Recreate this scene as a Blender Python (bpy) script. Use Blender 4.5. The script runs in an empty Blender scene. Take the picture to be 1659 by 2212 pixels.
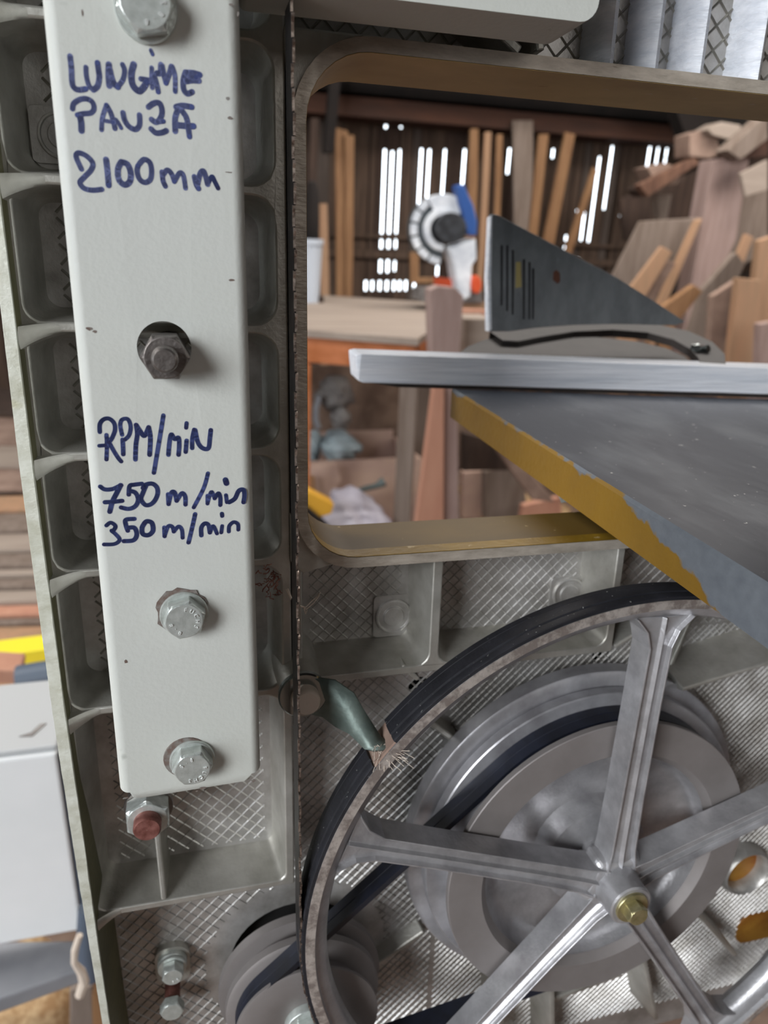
import bpy, bmesh, math, random
from mathutils import Vector, Matrix
random.seed(7)
S = bpy.context.scene
C = S.collection
PI = math.pi

# ---------------------------------------------------------------- camera
# Saw frame: X right, Y away from the open door side, Z up, origin at the lens (metres).
# The saw leans 3.3 degrees back from plumb, TILT takes saw coordinates to the room.
H = 1.15
FPX, CX, CY = 1581.4, 829.5, 1106.0
yaw, pit, rol = [math.radians(a) for a in (15.05, -17.83, 1.67)]
fwd = Vector((math.sin(yaw)*math.cos(pit), math.cos(yaw)*math.cos(pit), math.sin(pit)))
r0 = Vector((math.cos(yaw), -math.sin(yaw), 0)); u0 = r0.cross(fwd)
rgt = math.cos(rol)*r0 + math.sin(rol)*u0
up = -math.sin(rol)*r0 + math.cos(rol)*u0
TILT = Matrix.Rotation(-math.atan(.058), 4, 'X')
ROOM = Matrix.Translation((0, 0, H)) @ TILT
cam = bpy.data.cameras.new('camera'); co = bpy.data.objects.new('camera', cam); C.objects.link(co)
m3 = Matrix((rgt, up, -fwd)).transposed().to_4x4()
co.matrix_world = ROOM @ m3
cam.sensor_fit = 'VERTICAL'; cam.sensor_height = 36; cam.sensor_width = 27
cam.lens = FPX/2212*36
cam.clip_start = .01; cam.clip_end = 100
cam.dof.use_dof = True; cam.dof.focus_distance = .262; cam.dof.aperture_fstop = 11.5
S.camera = co

# ---------------------------------------------------------------- world, light, exposure
W = bpy.data.worlds.new('world'); S.world = W; W.use_nodes = True
W.node_tree.nodes['Background'].inputs[0].default_value = (.86, .93, 1, 1)
W.node_tree.nodes['Background'].inputs[1].default_value = 5.5

def area(name, loc, target, sx, sy, power, col):
    l = bpy.data.lights.new(name, 'AREA'); l.shape = 'RECTANGLE'; l.size = sx; l.size_y = sy
    l.energy = power; l.color = col
    o = bpy.data.objects.new(name, l); C.objects.link(o); o.location = loc
    o.rotation_euler = (Vector(target)-Vector(loc)).to_track_quat('-Z', 'Y').to_euler(); return o
area('daylight_from_barn_door', (-1.9, -1.55, 1.95), (0, .3, 1.1), .9, 1.1, 62, (.94, .97, 1))
area('added_fill_behind_camera', (1.6, -2.7, 2.3), (.6, 1.5, .8), 2.6, 1.0, 9, (1, .96, .92))  # added fill from behind the camera, the front wall has no opening
area('added_fill_over_bench', (1.6, 2.3, 2.9), (1.6, 2.6, 0), 2.4, 1.2, 75, (1, .94, .88))  # added lamp to brighten bench and background, the ceiling is closed
area('added_fill_right_side', (3.6, 1.4, 1.7), (1.2, 3.0, .4), 1.2, 1.4, 28, (1, .95, .9))  # added lamp to lift the clutter under the bench, no door here
area('added_fill_board_stack', (-1.6, 1.2, 2.6), (-.6, 1.4, .3), .9, .9, 44, (1, .98, .95))  # added lamp to brighten the stacked boards and the white cabinet
S.view_settings.view_transform = 'Standard'; S.view_settings.look = 'None'
S.view_settings.gamma = 1; S.view_settings.use_curve_mapping = False
S.view_settings.exposure = .08

# ---------------------------------------------------------------- helpers
def ray(px, py): return fwd + (px-CX)/FPX*rgt - (py-CY)/FPX*up
def at(px, py, Y):                      # point of the saw plane y=Y (saw coordinates)
    d = ray(px, py); return d*(Y/d.y)
def wray(px, py): return TILT.to_3x3() @ ray(px, py)
def wat(px, py, Y):                     # point of the room plane y=Y
    d = wray(px, py); p = d*(Y/d.y); p.z += H; return p
def wz(px, py, z):                      # point of the level plane z
    d = wray(px, py); p = d*((z-H)/d.z); p.z += H; return p

def lin(c):
    c = [int(c[i:i+2], 16)/255 for i in (0, 2, 4)] if isinstance(c, str) else c
    return tuple((v/12.92 if v <= .04045 else ((v+.055)/1.055)**2.4) for v in c)+(1,)

MATS = {}
def mat(name, col, rough=.5, metal=0, col2=None, scale=20, stretch=(1, 1, 1), lo=.4, hi=.6, bump=0, bscale=None, detail=4, spec=.5, dust=None, alpha=None):
    m = bpy.data.materials.new(name); m.use_nodes = True; nt = m.node_tree; N = nt.nodes; L = nt.links
    b = N['Principled BSDF']; b.inputs['Roughness'].default_value = rough; b.inputs['Metallic'].default_value = metal
    b.inputs['Base Color'].default_value = lin(col); b.inputs['Specular IOR Level'].default_value = spec
    tc = N.new('ShaderNodeTexCoord'); mp = N.new('ShaderNodeMapping'); mp.inputs['Scale'].default_value = stretch
    L.new(tc.outputs['Object'], mp.inputs['Vector'])
    out = None
    if col2:
        n = N.new('ShaderNodeTexNoise'); n.inputs['Scale'].default_value = scale; n.inputs['Detail'].default_value = detail
        n.inputs['Roughness'].default_value = .62
        L.new(mp.outputs[0], n.inputs['Vector'])
        r = N.new('ShaderNodeMapRange'); r.inputs[1].default_value = lo; r.inputs[2].default_value = hi
        L.new(n.outputs[0], r.inputs[0])
        x = N.new('ShaderNodeMix'); x.data_type = 'RGBA'; x.inputs[6].default_value = lin(col); x.inputs[7].default_value = lin(col2)
        L.new(r.outputs[0], x.inputs[0]); out = x.outputs[2]
    if dust:                            # (colour, scale, threshold)
        n2 = N.new('ShaderNodeTexNoise'); n2.inputs['Scale'].default_value = dust[1]; n2.inputs['Detail'].default_value = 3
        L.new(tc.outputs['Object'], n2.inputs['Vector'])
        r2 = N.new('ShaderNodeMapRange'); r2.inputs[1].default_value = dust[2]; r2.inputs[2].default_value = dust[2]+.05
        L.new(n2.outputs[0], r2.inputs[0])
        y = N.new('ShaderNodeMix'); y.data_type = 'RGBA'; y.inputs[6].default_value = lin(col)
        if out: L.new(out, y.inputs[6])
        y.inputs[7].default_value = lin(dust[0]); L.new(r2.outputs[0], y.inputs[0]); out = y.outputs[2]
    if out: L.new(out, b.inputs['Base Color'])
    if bump:
        nb = N.new('ShaderNodeTexNoise'); nb.inputs['Scale'].default_value = bscale or scale; nb.inputs['Detail'].default_value = 5
        L.new(mp.outputs[0], nb.inputs['Vector'])
        bp = N.new('ShaderNodeBump'); bp.inputs['Strength'].default_value = bump; bp.inputs['Distance'].default_value = .0006 if metal or scale > 60 else .004
        L.new(nb.outputs[0], bp.inputs['Height']); L.new(bp.outputs[0], b.inputs['Normal'])
    MATS[name] = m
    return m

def tago(o, label=None, cat=None, group=None, kind=None):
    if label: o['label'] = label
    if cat: o['category'] = cat
    if group: o['group'] = group
    if kind: o['kind'] = kind
    return o

class Thing:
    """An Empty at the base of a thing; saw=True stands in the leaning saw frame."""
    def __init__(s, name, base, label, cat, group=None, saw=True):
        s.base = Vector(base); s.saw = saw
        s.o = bpy.data.objects.new(name, None); s.o.empty_display_size = .02; C.objects.link(s.o)
        s.o.matrix_world = (ROOM @ Matrix.Translation(s.base)) if saw else Matrix.Translation(s.base)
        tago(s.o, label, cat, group)

class MB:
    def __init__(s): s.v = []; s.f = []; s.sm = []
    def add(s, vs, fs, smooth=False):
        n = len(s.v); s.v += [Vector(p) for p in vs]; s.f += [tuple(i+n for i in f) for f in fs]; s.sm += [smooth]*len(fs); return s
    def box(s, a, b):
        (x0, y0, z0), (x1, y1, z1) = a, b
        return s.add([(x0,y0,z0),(x1,y0,z0),(x1,y1,z0),(x0,y1,z0),(x0,y0,z1),(x1,y0,z1),(x1,y1,z1),(x0,y1,z1)],
                     [(0,3,2,1),(4,5,6,7),(0,1,5,4),(1,2,6,5),(2,3,7,6),(3,0,4,7)])
    def prism(s, pts, d, smooth=False):  # polygon (3D points) extruded by vector d
        n = len(pts); d = Vector(d); P = [Vector(p) for p in pts]
        return s.add(P+[p+d for p in P], [tuple(range(n))[::-1], tuple(range(n, 2*n))]+[(i, (i+1) % n, n+(i+1) % n, n+i) for i in range(n)], smooth)
    def bar(s, a, b, w, h, upv=(0, 0, 1)):
        a, b = Vector(a), Vector(b); t = (b-a).normalized(); sd = t.cross(Vector(upv)).normalized(); u = sd.cross(t)
        q = [sd*w/2+u*h/2, -sd*w/2+u*h/2, -sd*w/2-u*h/2, sd*w/2-u*h/2]
        return s.prism([a+k for k in q], b-a)
    def tube(s, path, rad, n=12, caps=True, smooth=True):
        P = [Vector(p) for p in path]; R = rad if isinstance(rad, (list, tuple)) else [rad]*len(P)
        vs = []; fs = []; ref = None
        for i, p in enumerate(P):
            t = (P[min(i+1, len(P)-1)]-P[max(i-1, 0)]).normalized()
            if ref is None: ref = t.orthogonal().normalized()
            ref = (ref-t*ref.dot(t)).normalized(); b2 = t.cross(ref)
            vs += [p+(ref*math.cos(2*PI*k/n)+b2*math.sin(2*PI*k/n))*R[i] for k in range(n)]
        for i in range(len(P)-1):
            fs += [(i*n+k, i*n+(k+1) % n, (i+1)*n+(k+1) % n, (i+1)*n+k) for k in range(n)]
        s.add(vs, fs, smooth)
        if caps: s.add(vs[:n], [tuple(range(n))[::-1]]); s.add(vs[-n:], [tuple(range(n))])
        return s
    def lathe(s, c, prof, n=64, a0=0, a1=360, smooth=True, axis='Y', closed=False):
        """profile [(radius, y)] turned about the Y axis through (c.x, c.z)"""
        full = abs(a1-a0-360) < 1e-6; m = n if full else n+1; vs = []; fs = []
        for k in range(m):
            a = math.radians(a0+(a1-a0)*k/n)
            for r, y in prof:
                if axis == 'Y': vs.append((c[0]+r*math.cos(a), y, c[1]+r*math.sin(a)))
                else: vs.append((c[0]+r*math.cos(a), c[1]+r*math.sin(a), y))
        q = len(prof); e = q if closed else q-1
        for k in range(n):
            k2 = (k+1) % m
            for j in range(e):
                j2 = (j+1) % q; fs.append((k*q+j, k*q+j2, k2*q+j2, k2*q+j))
        s.add(vs, fs, smooth)
        if not full: s.add(vs[:q], [tuple(range(q))]); s.add(vs[-q:], [tuple(range(q))[::-1]])
        return s
    def hexa(s, c, y0, y1, af, rot=0, cham=True, dome=True):
        """hexagonal head along Y: y0 back face, y1 front face (nearer), af across flats"""
        R = af/math.sqrt(3); n = 6
        P = [(c[0]+R*math.cos(rot+k*PI/3), c[1]+R*math.sin(rot+k*PI/3)) for k in range(6)]
        yb = y1+(.0012 if cham else 0)
        vs = [(x, y0, z) for x, z in P]+[(x, yb, z) for x, z in P]; fs = [(k, (k+1) % 6, 6+(k+1) % 6, 6+k) for k in range(6)]+[tuple(range(6))]
        s.add(vs, fs)
        m = 36; ra = af/2*.97; ring = []; ho = []
        for k in range(m):
            a = rot+2*PI*k/m; ring.append((c[0]+ra*math.cos(a), y1, c[1]+ra*math.sin(a)))
            t = ((a-rot) % (PI/3))-PI/6; h = (af/2)/math.cos(t)
            ho.append((c[0]+h*math.cos(a), yb, c[1]+h*math.sin(a)))
        s.add(ring+ho, [(k, (k+1) % m, m+(k+1) % m, m+k) for k in range(m)]+[tuple(range(m))[::-1]])
        return s
    def build(s, name, m, parent=None, base=None, bevel=0, solid=0, wn=False, kind=None, label=None, seg=2):
        """links all of it as ONE mesh object; parent may be a Thing or (Thing, part)"""
        th = parent[0] if isinstance(parent, tuple) else parent
        po = parent[1] if isinstance(parent, tuple) else (parent.o if parent else None)
        b = th.base if th else Vector(base or (0, 0, 0))
        me = bpy.data.meshes.new(name); me.from_pydata([p-b for p in s.v], [], s.f); me.polygons.foreach_set('use_smooth', s.sm)
        bm = bmesh.new(); bm.from_mesh(me); bmesh.ops.remove_doubles(bm, verts=bm.verts, dist=1e-6)
        bmesh.ops.recalc_face_normals(bm, faces=bm.faces); bm.to_mesh(me); bm.free()
        me.materials.append(MATS[m] if isinstance(m, str) else m)
        o = bpy.data.objects.new(name, me); C.objects.link(o)
        if po: o.parent = po
        else: o.location = b
        if solid:
            md = o.modifiers.new('t', 'SOLIDIFY'); md.thickness = solid; md.offset = -1
        if bevel:
            md = o.modifiers.new('b', 'BEVEL'); md.width = bevel; md.segments = seg; md.limit_method = 'ANGLE'; md.angle_limit = .6
        if wn:
            me.polygons.foreach_set('use_smooth', [True]*len(me.polygons)); md = o.modifiers.new('w', 'WEIGHTED_NORMAL'); md.keep_sharp = True; md.weight = 100; md.mode = 'FACE_AREA'
        if any(s.sm) and len(me.polygons) < 60000: me.set_sharp_from_angle(angle=.7)
        if kind: o['kind'] = kind
        if label: o['label'] = label
        return o

def rrect(x0, z0, x1, z1, r, n=5, rs=None):
    """rounded rectangle in XZ, counter clockwise; rs radii (bl, br, tr, tl)"""
    rs = rs or (r,)*4; out = []
    for (cx, cz, a, q) in ((x0+rs[0], z0+rs[0], 180, rs[0]), (x1-rs[1], z0+rs[1], 270, rs[1]), (x1-rs[2], z1-rs[2], 0, rs[2]), (x0+rs[3], z1-rs[3], 90, rs[3])):
        for k in range(n+1):
            t = math.radians(a+90*k/n); out.append((cx+q*math.cos(t), cz+q*math.sin(t)))
    return out

def fill(mb, outer, holes, y, depth=None):
    """flat face in the plane y with holes (lists of (x, z)), optionally a slab with walls"""
    bm = bmesh.new(); loops = []
    for lp in [outer]+holes:
        vs = [bm.verts.new((x, y, z)) for x, z in lp]
        for i in range(len(vs)): bm.edges.new((vs[i], vs[(i+1) % len(vs)]))
    bmesh.ops.triangle_fill(bm, use_beauty=True, edges=bm.edges[:], normal=(0, -1, 0))
    bm.verts.index_update()
    V = [v.co.copy() for v in bm.verts]; F = [tuple(v.index for v in f.verts) for f in bm.faces]; bm.free()
    mb.add(V, F)
    if depth:
        mb.add([(v.x, v.y+depth, v.z) for v in V], F)
        for lp in [outer]+holes:
            n = len(lp); mb.add([(x, y, z) for x, z in lp]+[(x, y+depth, z) for x, z in lp], [(i, (i+1) % n, n+(i+1) % n, n+i) for i in range(n)])
    return mb

# ---------------------------------------------------------------- materials
mat('cast_aluminium', 'cfcdca', .38, .62, 'a09c96', 60, lo=.35, hi=.7, bump=.25, bscale=900)
mat('cast_ribs', 'c9c7c0', .42, .65, 'a19e95', 40, lo=.35, hi=.7, bump=.25, bscale=700)
mat('machined_face', 'd2cdc2', .42, .45, 'b3aca0', 90, (.25, 1, 6), .3, .75, bump=.5, bscale=300)
mat('machined_face_upright', 'cfc5b8', .42, .45, 'a1978a', 90, (1, 1, 3), .3, .75, bump=.5, bscale=300)
mat('olive_paint', '6a6746', .5, 0, '54523a', 35, lo=.3, hi=.7, bump=.1, bscale=400)
mat('mustard_paint', '8a6c1a', .45, 0, '735814', 40, lo=.35, hi=.7, bump=.1, bscale=300, dust=('b09a70', 260, .66))
mat('olive_tan', '614a19', .55, 0, '4f3c14', 30, (.6, 1, 3), .3, .7, dust=('a8946a', 260, .70))
mat('tan_paint', 'c8aa70', .55, 0, 'a98c58', 30, (.6, 1, 3), .3, .7, dust=('8a5a20', 45, .66))
mat('guard_paint', 'c9cbc6', .5, 0, 'c8cac3', 7, lo=.35, hi=.65, bump=.06, bscale=500, dust=('8d9088', 55, .735), spec=.35)
mat('zinc_lettering', 'f4f6f4', .25, .3)
mat('zinc', 'd3d8d4', .3, .5, 'b5bbb6', 300, lo=.3, hi=.7, bump=.2, bscale=700)
mat('dark_steel', '8d8783', .42, .85, '6b6562', 250, lo=.3, hi=.7, bump=.3, bscale=900)
mat('yellow_zinc', 'cfc79c', .33, .8, 'a79d72', 200, lo=.3, hi=.7)
mat('rust_stud', '9c6a62', .5, .4, '6e4038', 300, lo=.3, hi=.7)
mat('ink_faded', '5d648f', .42, 0, '6d76a2', 160, lo=.35, hi=.65, spec=.4)
mat('ink', '37406b', .42, 0, '475285', 120, lo=.35, hi=.65, spec=.4)
mat('ink_dark', '23264a', .4, 0)
mat('wheel_aluminium', 'c3c2c4', .34, .55, '9a989a', 70, lo=.3, hi=.7, bump=.25, bscale=700)
mat('wheel_turned', 'd3cbc4', .4, .55, '9c928c', 200, (1, 1, 1), .4, .6, bump=.7, bscale=320)
mat('pulley_metal', 'c4c4c8', .36, .55, '918f92', 40, lo=.3, hi=.7, bump=.15, bscale=500)
mat('pulley_face', '918b89', .55, .35, '827c7a', 30, lo=.3, hi=.7, bump=.1, bscale=500)
mat('rubber', '17171c', .62, 0, '25252b', 120, lo=.35, hi=.7, bump=.4, bscale=500, dust=('8b8b88', 520, .69))
mat('belt_rubber', '14161f', .5, 0, '1e2230', 60)
mat('blade_steel', '2c2b2d', .4, .6, '403c3b', 200)
mat('tooth_steel', 'b9aba0', .35, .8, '6b5d54', 500)
mat('steel_table', '272d3a', .36, .3, '6b7076', 16, (1, .45, 1), .52, .85, bump=.25, bscale=120, dust=('c2c2c0', 330, .71))
mat('aluminium_bar', 'f7f9ff', .3, 0, 'd2d8e2', 60, (.15, 1, 3), .3, .7, bump=.35, bscale=200)
mat('black_steel', '85898c', .5, .2, '6b6f72', 60, (1, 1, .5), .35, .7, bump=.5, bscale=260, dust=('93a0a4', 130, .74))
mat('gauge_steel', '3a3533', .6, .2, '2a2625', 45, lo=.3, hi=.7, bump=.3, bscale=200)
mat('brush_metal', '7f8b84', .5, .5, '5d6a65', 80, lo=.3, hi=.7, bump=.4, bscale=300)
mat('bristle', 'dccdbe', .7)
mat('fluff', 'b98576', .9, 0, '7a453a', 200)
mat('chrome', '9aa09f', .18, 1)
mat('hole_dark', '0e0d0d', .9)
mat('rust_stain', '8a4f14', .5, .1, 'b0802e', 40, lo=.35, hi=.65)
mat('housing', '1a1918', .8)
# room
mat('barn_board', '5f4c3f', .85, 0, '43352b', 8, (6, 6, .4), .35, .65, bump=.4)
mat('grey_dark', '5b5049', .85, 0, '473d37', 7, (5, 5, .5), .35, .65)
mat('barn_beam', '4e3022', .85, 0, '38231a', 6, (.4, 4, 4), .35, .65)
mat('orange_board', '9a7450', .7, 0, '7a5638', 8, (6, 6, .4), .35, .65)
mat('tan_board', 'b0886a', .75, 0, '9f8064', 7, (5, 5, .5), .35, .65)
mat('grey_board', '86786e', .85, 0, '6f6055', 7, (5, 5, .5), .35, .65)
mat('pink_board', 'a68f88', .85, 0, '917a73', 7, (5, 5, .5), .35, .65)
mat('dark_board', '4b3a31', .9, 0, '33261f', 7, (5, 5, .5), .35, .65)
mat('bench_top', 'a4968a', .75, 0, '93857a', 5, (.6, 5, 5), .35, .65)
mat('bench_wood', 'c4784c', .7, 0, 'a8602f', 6, (.5, 4, 4), .35, .65)
mat('leg_orange', 'c29179', .75, 0, 'b3806a', 6, (4, 4, .5), .35, .65)
mat('saw_white', 'eff4fa', .35, 0, 'c9d0da', 12)
mat('saw_grey', '4c5358', .5)
mat('saw_blue', '2f5597', .45)
mat('saw_black', '26282c', .5, 0, '3a3d42', 40)
mat('saw_orange', 'd6552e', .5)
mat('white_plastic', 'c3cbd6', .5)
mat('cardboard', 'c2a593', .85, 0, 'b3968a', 6)
mat('thin_bag', 'a9b8bd', .4, 0, '86969b', 12, bump=.8, bscale=14)
mat('white_sack', 'c9c4ce', .7, 0, 'aaa4b0', 9, bump=.6, bscale=12)
mat('yellow_plastic', 'e0a838', .5)
mat('yellow_bright', 'f2e23a', .5)
mat('dusty_grey', '98938f', .85, 0, '6a6462', 12, bump=.8, bscale=15)
mat('dark_green', '66706e', .6)
mat('earth', '7f6a5c', .95, 0, '5d4a3f', 5, bump=.8, bscale=12)
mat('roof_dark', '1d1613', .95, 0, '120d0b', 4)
mat('cabinet_white', 'f6f7f7', .45, 0, 'eff1f1', 4)
mat('cabinet_grey', 'bdbfc0', .5)
mat('cabinet_blue', '55606f', .5)
mat('plastic_sheet', '9a9b9f', .6, 0, '8a8b90', 8)
mat('chips', 'c8ab84', .9, 0, '9c7a55', 40, bump=.9, bscale=30)
mat('log_bark', '7b5a48', .9, 0, '5f4336', 8, (4, 4, .6))
mat('sack_cloth', '9a8274', .9, 0, '816a5e', 10, bump=.6, bscale=14)

# ================================================================ THE SAW
YF, YP = .270, .300             # front of the outer flanges, face of the back plate
WX, WZ = .1873, -.2775          # axis of the lower band wheel

# ---- cast frame
fr = Thing('bandsaw_body', (-.055, .306, -.40), 'cast aluminium bandsaw frame with ribbed cells and diamond hatching, behind wheel and grey rail', 'saw frame')
OP = rrect(.0418, -.1087, .70, .0706, .02, 8, (.020, .02, .02, .022))
slot_m = rrect(.0045, -.392, .074, -.3115, .034, 10)
holes = [OP, slot_m]
def rnd(c, r, n=20): return [(c[0]+r*math.cos(2*PI*k/n), c[1]+r*math.sin(2*PI*k/n)) for k in range(n)]
for p, r in (((1200, 1325), .007), ((905, 1483), .0055), ((1300, 1418), .006), ((1130, 66), .006)):
    q = at(*p, YP); holes.append(rnd((q.x, q.z), r))
pl = fill(MB(), [(-.056, -.47), (.75, -.47), (.75, .26), (-.056, .26)], holes, YP, .006)
pl.build('back_plate', 'cast_aluminium', fr)

def ridges(rects, pitch, w, h):
    mb = MB()
    for (x0, z0, x1, z1, skip) in rects:
        for sg in (1, -1):
            cs = [sg*x-z for x in (x0, x1) for z in (z0, z1)]
            k = math.ceil(min(cs)/(pitch*1.414))
            while k*pitch*1.414 < max(cs):
                c = k*pitch*1.414; k += 1
                # line z = sg*x - c
                xa, xb = (x0, x1)
                zl = sorted(((z0+c)*sg, (z1+c)*sg)); xa = max(xa, zl[0]); xb = min(xb, zl[1])
                if xb-xa < .002: continue
                a = Vector((xa, YP, sg*xa-c)); b = Vector((xb, YP, sg*xb-c))
                if skip:
                    segs = skip(a, b)
                else: segs = [(a, b)]
                for a, b in segs:
                    n = Vector((-(b-a).z, 0, (b-a).x)).normalized()*w/2
                    mb.add([a-n+Vector((0, .0002, 0)), a+n+Vector((0, .0002, 0)), a+Vector((0, -h, 0)), b-n+Vector((0, .0002, 0)), b+n+Vector((0, .0002, 0)), b+Vector((0, -h, 0))],
                           [(0, 3, 5, 2), (1, 2, 5, 4), (0, 2, 1), (3, 4, 5)])
    return mb
def no_slot(a, b):
    out = []; cur = None; n = 60
    for i in range(n+1):
        p = a.lerp(b, i/n)
        inside = ((p.x-.039)**2+(p.z+.346)**2) < .048**2
        if not inside and cur is None: cur = p
        if (inside or i == n) and cur is not None:
            if (p-cur).length > .003: out.append((cur, p))
            cur = None
    return out
for rects, pitch in (([(-.048, -.45, .030, -.282, no_slot), (-.043, -.266, .0245, -.178, None)], .0048), ([(.047, -.162, .090, -.117, None), (.110, -.162, .180, -.117, None), (.196, -.172, .45, -.115, None)], .0040),
                     ([(.036, -.45, .115, -.1735, no_slot)], .0038), ([(.118, -.45, .45, -.1735, None)], .0031)):
    rg = ridges(rects, pitch, .0010, .0005)
    rg.build('diamond_ridges', 'cast_aluminium', fr, kind='stuff')
rg = ridges([(-.043, -.166, .022, -.117, None), (-.043, -.104, .022, -.071, None), (-.043, -.059, .022, -.026, None), (-.043, -.014, .022, .021, None),
             (-.043, .033, .022, .066, None), (-.043, .080, .022, .14, None), (.034, .080, .45, .20, None)], .0062, .0013, .0008)
rg.build('diamond_ridges', 'cast_ribs', fr, kind='stuff')

# cell walls: a grid standing on the plate, walls lean with the mould draft
def grid(outer, cells, y, draft, name, m):
    mb = MB(); fill(mb, outer, cells, y)
    n = len(outer); mb.add([(x, y, z) for x, z in outer]+[(x, YP, z) for x, z in outer], [(i, (i+1) % n, n+(i+1) % n, n+i) for i in range(n)])
    for lp in cells:
        n = len(lp); cx = sum(p[0] for p in lp)/n; cz = sum(p[1] for p in lp)/n
        hx = max(p[0] for p in lp)-cx; hz = max(p[1] for p in lp)-cz
        bk = [(cx+(x-cx)*(hx-draft)/hx, cz+(z-cz)*(hz-draft)/hz) for x, z in lp]
        mb.add([(x, y, z) for x, z in lp]+[(x, YP, z) for x, z in bk], [(i, (i+1) % n, n+(i+1) % n, n+i) for i in range(n)], True)
    return mb.build(name, m, fr, bevel=.0007, wn=True)
RZ = [.119, .0735, .0270, -.0195, -.0650, -.1105, -.1705, -.2735]
cells = []
for a, b in zip(RZ[:-1], RZ[1:]):
    cells.append(rrect(-.0525, b+.0016, .0318, a-.0016, .006, 6, (.006, .008 if b > -.2 else .004, .008, .006)))
grid([(-.0555, -.2752), (.0358, -.2752), (.0358, .1205), (-.0555, .1205)], cells, .2765, .0038, 'cell_walls', 'cast_ribs')
# web fillets rising to the outer flange
for z in RZ[1:]:
    mb = MB(); vs = []
    for t in range(9):
        u = t/8; x = -.0545+.017*u; yy = .2708+.0062*math.sin(u*PI/2); dz = -.0035*(1-u)**2; w = .0016+.0022*(1-u)**2
        vs += [(x, .284, z+dz+w+.001), (x, yy+.0008, z+dz+w), (x, yy, z+dz+w*.5), (x, yy, z+dz-w*.5), (x, yy+.0008, z+dz-w), (x, .284, z+dz-w-.001)]
    mb.add(vs, [(i*6+j, i*6+j+1, i*6+7+j, i*6+6+j) for i in range(8) for j in range(5)]+[(0, 1, 2, 3, 4, 5), (48, 49, 50, 51, 52, 53)], True)
    mb.build('web_fillet', 'cast_ribs', fr)
cB = [rrect(.0402, -.1655, .0972, -.1095, .005, 6, (.003, .006, .002, .002)), rrect(.1015, -.1655, .1862, -.1095, .005, 6, (.006, .006, .002, .002))]
grid([(.0365, -.1690), (.1900, -.1690), (.1900, -.1090), (.0365, -.1090)], cB, .2765, .004, 'cell_walls', 'cast_ribs')

# pads with round bosses
def pad(x, z, w, h, r, cx=0, cz=0, m='cast_aluminium'):
    mb = MB(); lp = rrect(x-w/2, z-h/2, x+w/2, z+h/2, .002)
    fill(mb, lp, [], YP-.0012, .0015)
    mb.lathe((x+cx, z+cz), [(.0001, YP-.0026), (r*.55, YP-.0026), (r*.6, YP-.0018), (r*.85, YP-.0018), (r*.9, YP-.0026), (r, YP-.0024), (r*1.03, YP-.001)], 28)
    mb.build('pad', m, fr, bevel=.0004)
pad(.0862, -.1508, .019, .021, .0085)
p = at(1225, 1280, YP); pad(p.x, p.z, .020, .018, .0085)
pad(-.0385, .043, .020, .018, .0075); pad(-.030, -.0755, .020, .012, .006); pad(-.026, -.158, .022, .014, .006)
pad(.010, .052, .016, .022, .006)

# rim of the throat opening: machined front edge and painted lining
def path_off(lp, d):
    n = len(lp); out = []
    for i in range(n):
        a = Vector(lp[i-1]); b = Vector(lp[(i+1) % n]); t = (b-a).normalized(); out.append((lp[i][0]+t.y*d, lp[i][1]-t.x*d))
    return out
OPo = path_off(OP, .0045)
mb = MB(); n = len(OP)
fill(mb, OPo, [OP], YF)
mb.add([(x, YF, z) for x, z in OPo]+[(x, YP+.001, z) for x, z in OPo], [(i, (i+1) % n, n+(i+1) % n, n+i) for i in range(n)], True)
mb.build('opening_rim', 'machined_face_upright', fr, wn=True)
def lining(idx, y0, y1, off0, off1, m, name):
    mb = MB(); a = path_off(OP, -off0); b = path_off(OP, -off1); P = [(a[i][0], y0, a[i][1]) for i in idx]; Q = [(b[i][0], y1, b[i][1]) for i in idx]
    k = len(idx); mb.add(P+Q, [(i, i+1, k+i+1, k+i) for i in range(k-1)], True)
    P2 = [(OP[i][0], y0, OP[i][1]) for i in idx]
    mb.add(P2+P, [(i, i+1, k+i+1, k+i) for i in range(k-1)])
    return mb.build(name, m, fr)
bot = list(range(0, 11)); top = list(range(18, 36))
ii = [35, 0]+list(range(1, 10))
lining(ii, YF+.0004, YF+.008, .0002, .0004, 'mustard_paint', 'painted_lining')
lining(ii, YF+.008, YP+.006, .0004, .0016, 'olive_tan', 'painted_lining')
lining(list(range(25, 36)), YF+.0004, YP+.006, .0002, .0012, 'tan_paint', 'painted_lining')
lining(list(range(17, 27)), YF+.0004, YP+.006, .0002, .0012, 'tan_paint', 'painted_lining')
# top left gusset joining rim and cell wall
mb = MB(); fill(mb, [(.0355, .0705), (.0355, .0765), (.062, .0765), (.055, .074), (.046, .067), (.0400, .056), (.0372, .056)], [], .2745, .026)
mb.build('gusset', 'cast_ribs', fr, bevel=.0006)
mb = MB(); fill(mb, [(.0355, -.1105), (.0355, -.090), (.0385, -.094), (.046, -.1075), (.055, -.1125), (.0405, -.116)], [], .2745, .026)
mb.build('gusset', 'cast_ribs', fr, bevel=.0006)

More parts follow.
